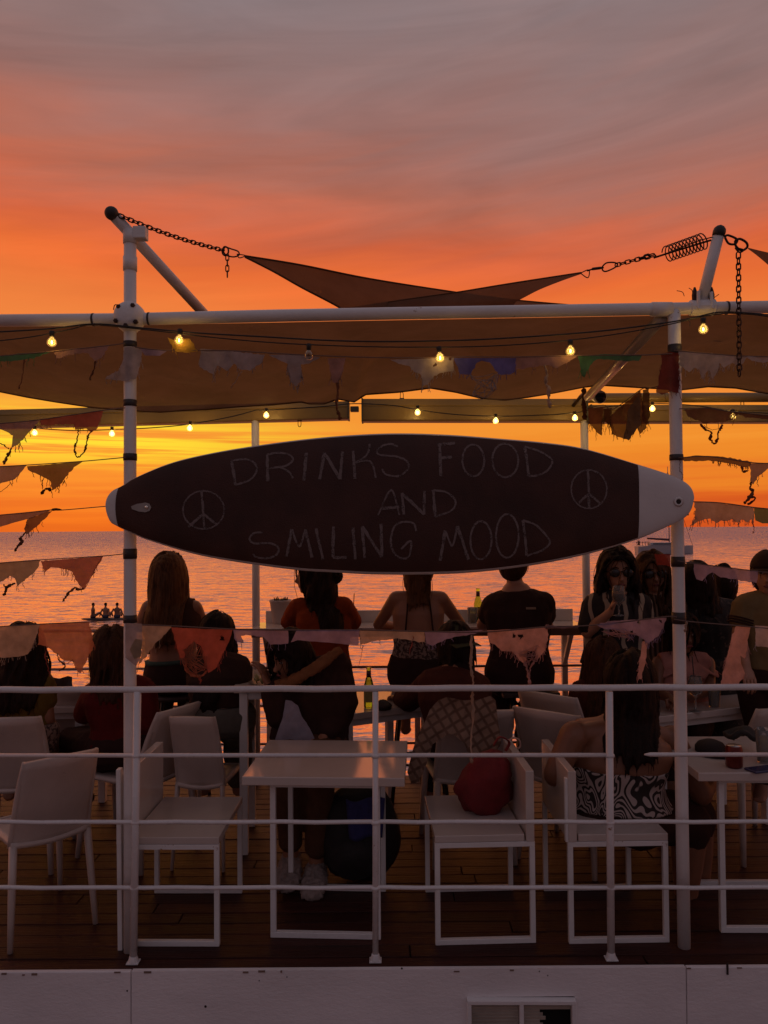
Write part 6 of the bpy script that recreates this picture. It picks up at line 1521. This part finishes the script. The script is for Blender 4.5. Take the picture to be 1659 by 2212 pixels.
p.body('brown').top(PINKR, .25, .80, 0, .014).bottoms(BLACK, 1.9).hair(HAIR['black'], .16, 420, .15, 1.06, .25, .004, .0038, 22).face()
nk = p.J['neck'] + Vector((0, 0, -.045))
mb = MB(); mb.grid(lambda u, v: nk + p.lat * ((.085 + .13 * v) * math.cos(2 * math.pi * u) * (1 + .05 * math.sin(2 * math.pi * u * 11) * v)) + p.tf * ((.07 + .075 * v) * math.sin(2 * math.pi * u) * (1 + .06 * math.sin(2 * math.pi * u * 11) * v)) + Vector((0, 0, .02 - .085 * v - .012 * math.sin(2 * math.pi * u * 11) * v)), 88, 6)
mb.build('ruffle_collar', PINKR, p.root, smooth=True, solid=.003)
# zebra top, nearest guest
p = Person('bare shouldered woman with long dark hair in a zebra print top, back to us', 3.64,
  dict(pelvis=(1330, 1752), chest=(1330, 1652), neck=(1350, 1556, 3.66), head=(1362, 1480, 3.70), sha=(1240, 1588, 3.58), shb=(1450, 1596, 3.74), ela=(1198, 1674, 3.56), elb=(1515, 1716, 3.72), wra=(1275, 1668, 3.84), wrb=(1548, 1640, 3.94),
       kna=(1490, 1776, 3.72), knb=(1502, 1760, 3.90), ana=(1480, 1960, 3.76), anb=(1512, 1930, 3.94)), -24, 1.46, 1.0, tor=8)
p.body('brown', .009).top(ZEBRA, .2, .60, 0, .012, 'bandeau_top').bottoms(BLACK, 1.3, .02, .23, 'shorts').hair(HAIR['black'], .20, 640, .20, 1.26, .3, .003, .0036, 25, taper_len=.6)

# --- standing at the right
p = Person('woman with dark bob and sunglasses facing us in a dress with cream bands', 4.74,
  dict(pelvis=(1322, 1448), chest=(1326, 1350), neck=(1334, 1284), head=(1334, 1238), sha=(1282, 1306), shb=(1384, 1304), ela=(1268, 1366, 4.68), elb=(1398, 1360, 4.82), wra=(1318, 1322, 4.56), wrb=(1418, 1340, 4.92),
       kna=(1306, 1560), knb=(1342, 1560), ana=(1306, 1668), anb=(1344, 1668)), 176, 1.06, 1.06)
p.hand_dir = {'a': Vector((.35, -.15, .9)).normalized()}
p.body('pale').top(SWIRL, .12, .88, .9, .020, 'dress_top').skirt(SWIRL, .32, .20, .25, 'dress_skirt').hair(HAIR['black'], .19, 620, .22, 1.12, .30, .006, .0040, 27).face(True)
wg = wineglass('stemmed glass of amber drink held up by the woman with sunglasses', P(1337, 1330, 4.50), .175, DRINK, None, .065, .040)
p = Person('long haired woman in sunglasses and striped dress hugging the banded dress', 4.98,
  dict(pelvis=(1420, 1448), chest=(1418, 1352), neck=(1414, 1286), head=(1410, 1240), sha=(1374, 1308), shb=(1464, 1308), ela=(1366, 1372, 5.06), elb=(1476, 1372, 4.98), wra=(1350, 1420, 5.06), wrb=(1468, 1430, 4.92),
       kna=(1404, 1560), knb=(1440, 1560), ana=(1404, 1665), anb=(1442, 1665)), 172, 1.04, 1.04, headtilt=(5, 0))
p.body('pale').top(STRIPE, .12, .88, .8, .018, 'dress_top').skirt(STRIPE, .35, .20, .24, 'dress_skirt').hair(HAIR['brown'], .34, 620, .20, 1.08, .30, .004, .0038, 29).face(True)
p = Person('person in dark floral dress standing behind the right post, back turned', 5.0,
  dict(pelvis=(1532, 1452), chest=(1530, 1360), neck=(1514, 1294), head=(1502, 1256), sha=(1488, 1316), shb=(1574, 1318), ela=(1476, 1380, 5.04), elb=(1590, 1385, 5.0), wra=(1492, 1430, 5.1), wrb=(1578, 1450, 5.0),
       kna=(1514, 1560), knb=(1552, 1560), ana=(1514, 1680), anb=(1554, 1680)), 18, 1.14, 1.0, headtilt=(-10, 0))
p.body('tan').top(DARKFLORAL, .12, .90, .8, .024, 'dress_top').skirt(DARKFLORAL, .30, .21, .25, 'dress_skirt').hair(HAIR['dark'], .11, 380, .12, 1.04, .3, .006, .0038, 31)
p = Person('person in dark dress with hair in a bun in front of the lilac flag', 5.25,
  dict(pelvis=(1560, 1440), chest=(1558, 1352), neck=(1556, 1296), head=(1554, 1262), sha=(1516, 1316), shb=(1600, 1316), ela=(1508, 1376), elb=(1606, 1376), wra=(1530, 1420, 5.25), wrb=(1590, 1420, 5.25),
       kna=(1544, 1550), knb=(1576, 1550), ana=(1544, 1655), anb=(1578, 1655)), 20, 1.0)
p.body('tan').top(BLACK, .12, .90, .6, .016, 'dress_top').skirt(BLACK, .4, .19, .22, 'dress_skirt').hair(HAIR['dark'], .05, 300, .08, 1.03, .3, .003, .0036, 33).bun(HAIR['dark'], (0, -.04, .10), .042)
p = Person('man in a dark cap and olive T-shirt with striped sleeves at the right edge', 4.42,
  dict(pelvis=(1664, 1452), chest=(1664, 1350), neck=(1662, 1286), head=(1660, 1240), sha=(1612, 1308), shb=(1716, 1308), ela=(1596, 1374, 4.4), elb=(1730, 1374), wra=(1612, 1440, 4.3), wrb=(1710, 1440, 4.3),
       kna=(1644, 1570), knb=(1686, 1570), ana=(1644, 1690), anb=(1688, 1690)), 150, 1.12, 1.06)
p.body('pale').top(TEE_O, .16, .90, .62, .022).bottoms(BLACK, 1.95, .02).hair(HAIR['brown'], .03, 240, .05, 1.02, .3, .002, .003, 35).cap(CAPD).face()
sh_, el_ = p.J['sha'], p.J['ela']
for t_ in (.46, .54, .62):
    c_ = sh_.lerp(el_, t_); d_ = (el_ - sh_).normalized(); MB().tube([c_ - d_ * .004, c_ + d_ * .004], .0785, 20).build('sleeve_stripe', BLACK, p.root, smooth=True)

# --- far out: three people on a paddleboard, sailing boat
PD = 46.0
bc = PZ(228, 1335, SEA + .1)
brd = thing('paddleboard', 'long paddleboard on the sea with three people sitting on it', 'paddleboard', tuple(bc))
pts = [P(x, 1335, bc.y) for x in (176, 180, 190, 210, 230, 250, 264, 272, 276)]
for q in pts: q.z = SEA + .06
MB().tube(pts, [(.05, .03), (.20, .05), (.32, .06), (.40, .065), (.40, .065), (.38, .065), (.28, .06), (.15, .05), (.04, .03)], 12, True, 1.0, (0, 1, 0)).build('hull', pm('paddleboard_dark', (.06, .04, .04), .4), brd, smooth=True)
def sitter(label, x, face, skinm, arm_out):
    c = P(x, 1335, bc.y); c.z = SEA + .12; t = thing('person', label, 'person', tuple(c), 'people on the paddleboard')
    f = R(face); fw = Vector((-math.sin(f), math.cos(f), 0)); rt = Vector((math.cos(f), math.sin(f), 0)); Z = Vector((0, 0, 1)); mb = MB()
    mb.tube([c, c + Z * .10, c + Z * .28, c + Z * .46, c + Z * .56, c + Z * .60], [(.15, .12), (.18, .13), (.145, .11), (.19, .12), (.13, .09), (.06, .06)], 14, True, 1, rt)
    mb.tube([c + Z * .56, c + Z * .68], .055, 10); mb.ball(c + Z * .76 + fw * .02, (.08, .095, .115), 14, 10)
    for e in (-1, 1):
        sh = c + rt * (.19 * e) + Z * .53; el = sh + rt * (.10 * e * arm_out) - Z * .26 - fw * .06; wr = el - Z * .22 + rt * (.08 * e * arm_out)
        mb.tube([sh, el, wr], [.055, .042, .032], 10); kn = c + rt * (.14 * e) + fw * .40 + Z * .28; an = c + rt * (.13 * e) + fw * .55 + Z * .02
        mb.tube([c + rt * (.1 * e) + Z * .08, kn, an], [.09, .065, .045], 10)
    remesh(mb, .016, 2).build('body', skinm, t, smooth=True)
    sh_ = MB(); sh_.tube([c + Z * .0, c + Z * .06, c + Z * .16], [(.16, .14), (.20, .16), (.185, .14)], 14, True, 1, rt); sh_.build('shorts', cloth('swim_shorts', (.05, .05, .08)), t, smooth=True)
    hb = MB(); hb.ball(c + Z * .785 + fw * .005, (.086, .10, .10), 14, 10); hb.build('hair', HAIR['black'], t, smooth=True)
sitter('leftmost paddleboarder sitting turned to the right', 201, -70, SKIN['brown'], .3)
sitter('middle paddleboarder with one knee raised', 228, -12, SKIN['tan'], .9)
sitter('rightmost paddleboarder leaning back on one arm beside the post', 253, 6, SKIN['brown'], 1.2)
# sailing boat at anchor
bo = PZ(1434, 1197, SEA); S = bo.y / FPX; by = bo.y
boat = thing('sailing_boat', 'white sailing boat with furled sail anchored off the right post', 'sailboat', tuple(bo))
def bpt(x, y, dy=0.0):
    q = P(x, y, by); return Vector((q.x, by + dy, q.z))
HULL = pm('boat_white', (.45, .43, .45), .4)
secs = [(1375, 1.2), (1380, 1.5), (1400, 1.7), (1440, 1.7), (1470, 1.3), (1488, .7), (1497, .1)]
mb = MB(); ring = []
for x, w in secs:
    b_ = bpt(x, 1198); z1 = bpt(x, 1180 if x < 1390 else 1178).z
    ring += [Vector((b_.x, by - w, z1)), Vector((b_.x, by - w * .8, SEA + .1)), Vector((b_.x, by, SEA - .4)), Vector((b_.x, by + w * .8, SEA + .1)), Vector((b_.x, by + w, z1))]
mb.add(ring, [(i * 5 + j, i * 5 + (j + 1) % 5, (i + 1) * 5 + (j + 1) % 5, (i + 1) * 5 + j) for i in range(len(secs) - 1) for j in range(5)] + [(0, 1, 2, 3, 4), tuple(30 + k for k in (4, 3, 2, 1, 0))])
mb.build('hull', HULL, boat)
mb = MB(); c0 = bpt(1410, 1176); mb.box((bpt(1432, 1176).x, by, c0.z + .10), (5.4, 1.9, .55)); mb.build('cabin', HULL, boat, bevel=.15)
mb = MB(); mb.box((bpt(1432, 1176).x, by - .96, c0.z + .12), (4.4, .05, .2)); mb.build('cabin_window', pm('boat_glass', (.02, .02, .03), .2), boat)
mt, mbm = bpt(1442, 1008), bpt(1446, 1178)
MB().tube([mbm, mt], [.10, .06], 8).build('mast', pm('mast_alloy', (.30, .24, .22), .4), boat, smooth=True)
MB().tube([bpt(1398, 1163), bpt(1446, 1166)], [.16, .22], 8).build('boom', pm('sail_cover', (.10, .04, .05), .8), boat, smooth=True)
for x, y in ((1496, 1178), (1376, 1172)): MB().tube([mt + Vector((0, 0, -1)), bpt(x, y)], .035, 5).build('stay', BLACKM, boat)
for x in (1376, 1382, 1388, 1394, 1400): MB().tube([bpt(x, 1179), bpt(x, 1170)], .05, 5).build('stanchion', BLACKM, boat)
MB().tube([bpt(1374, 1172), bpt(1404, 1171)], .04, 5).build('guard_rail', BLACKM, boat)
MB().tube([bpt(1380, 1178), bpt(1380, 1168)], [.25, .12], 8).build('outboard', BLACKM, boat)
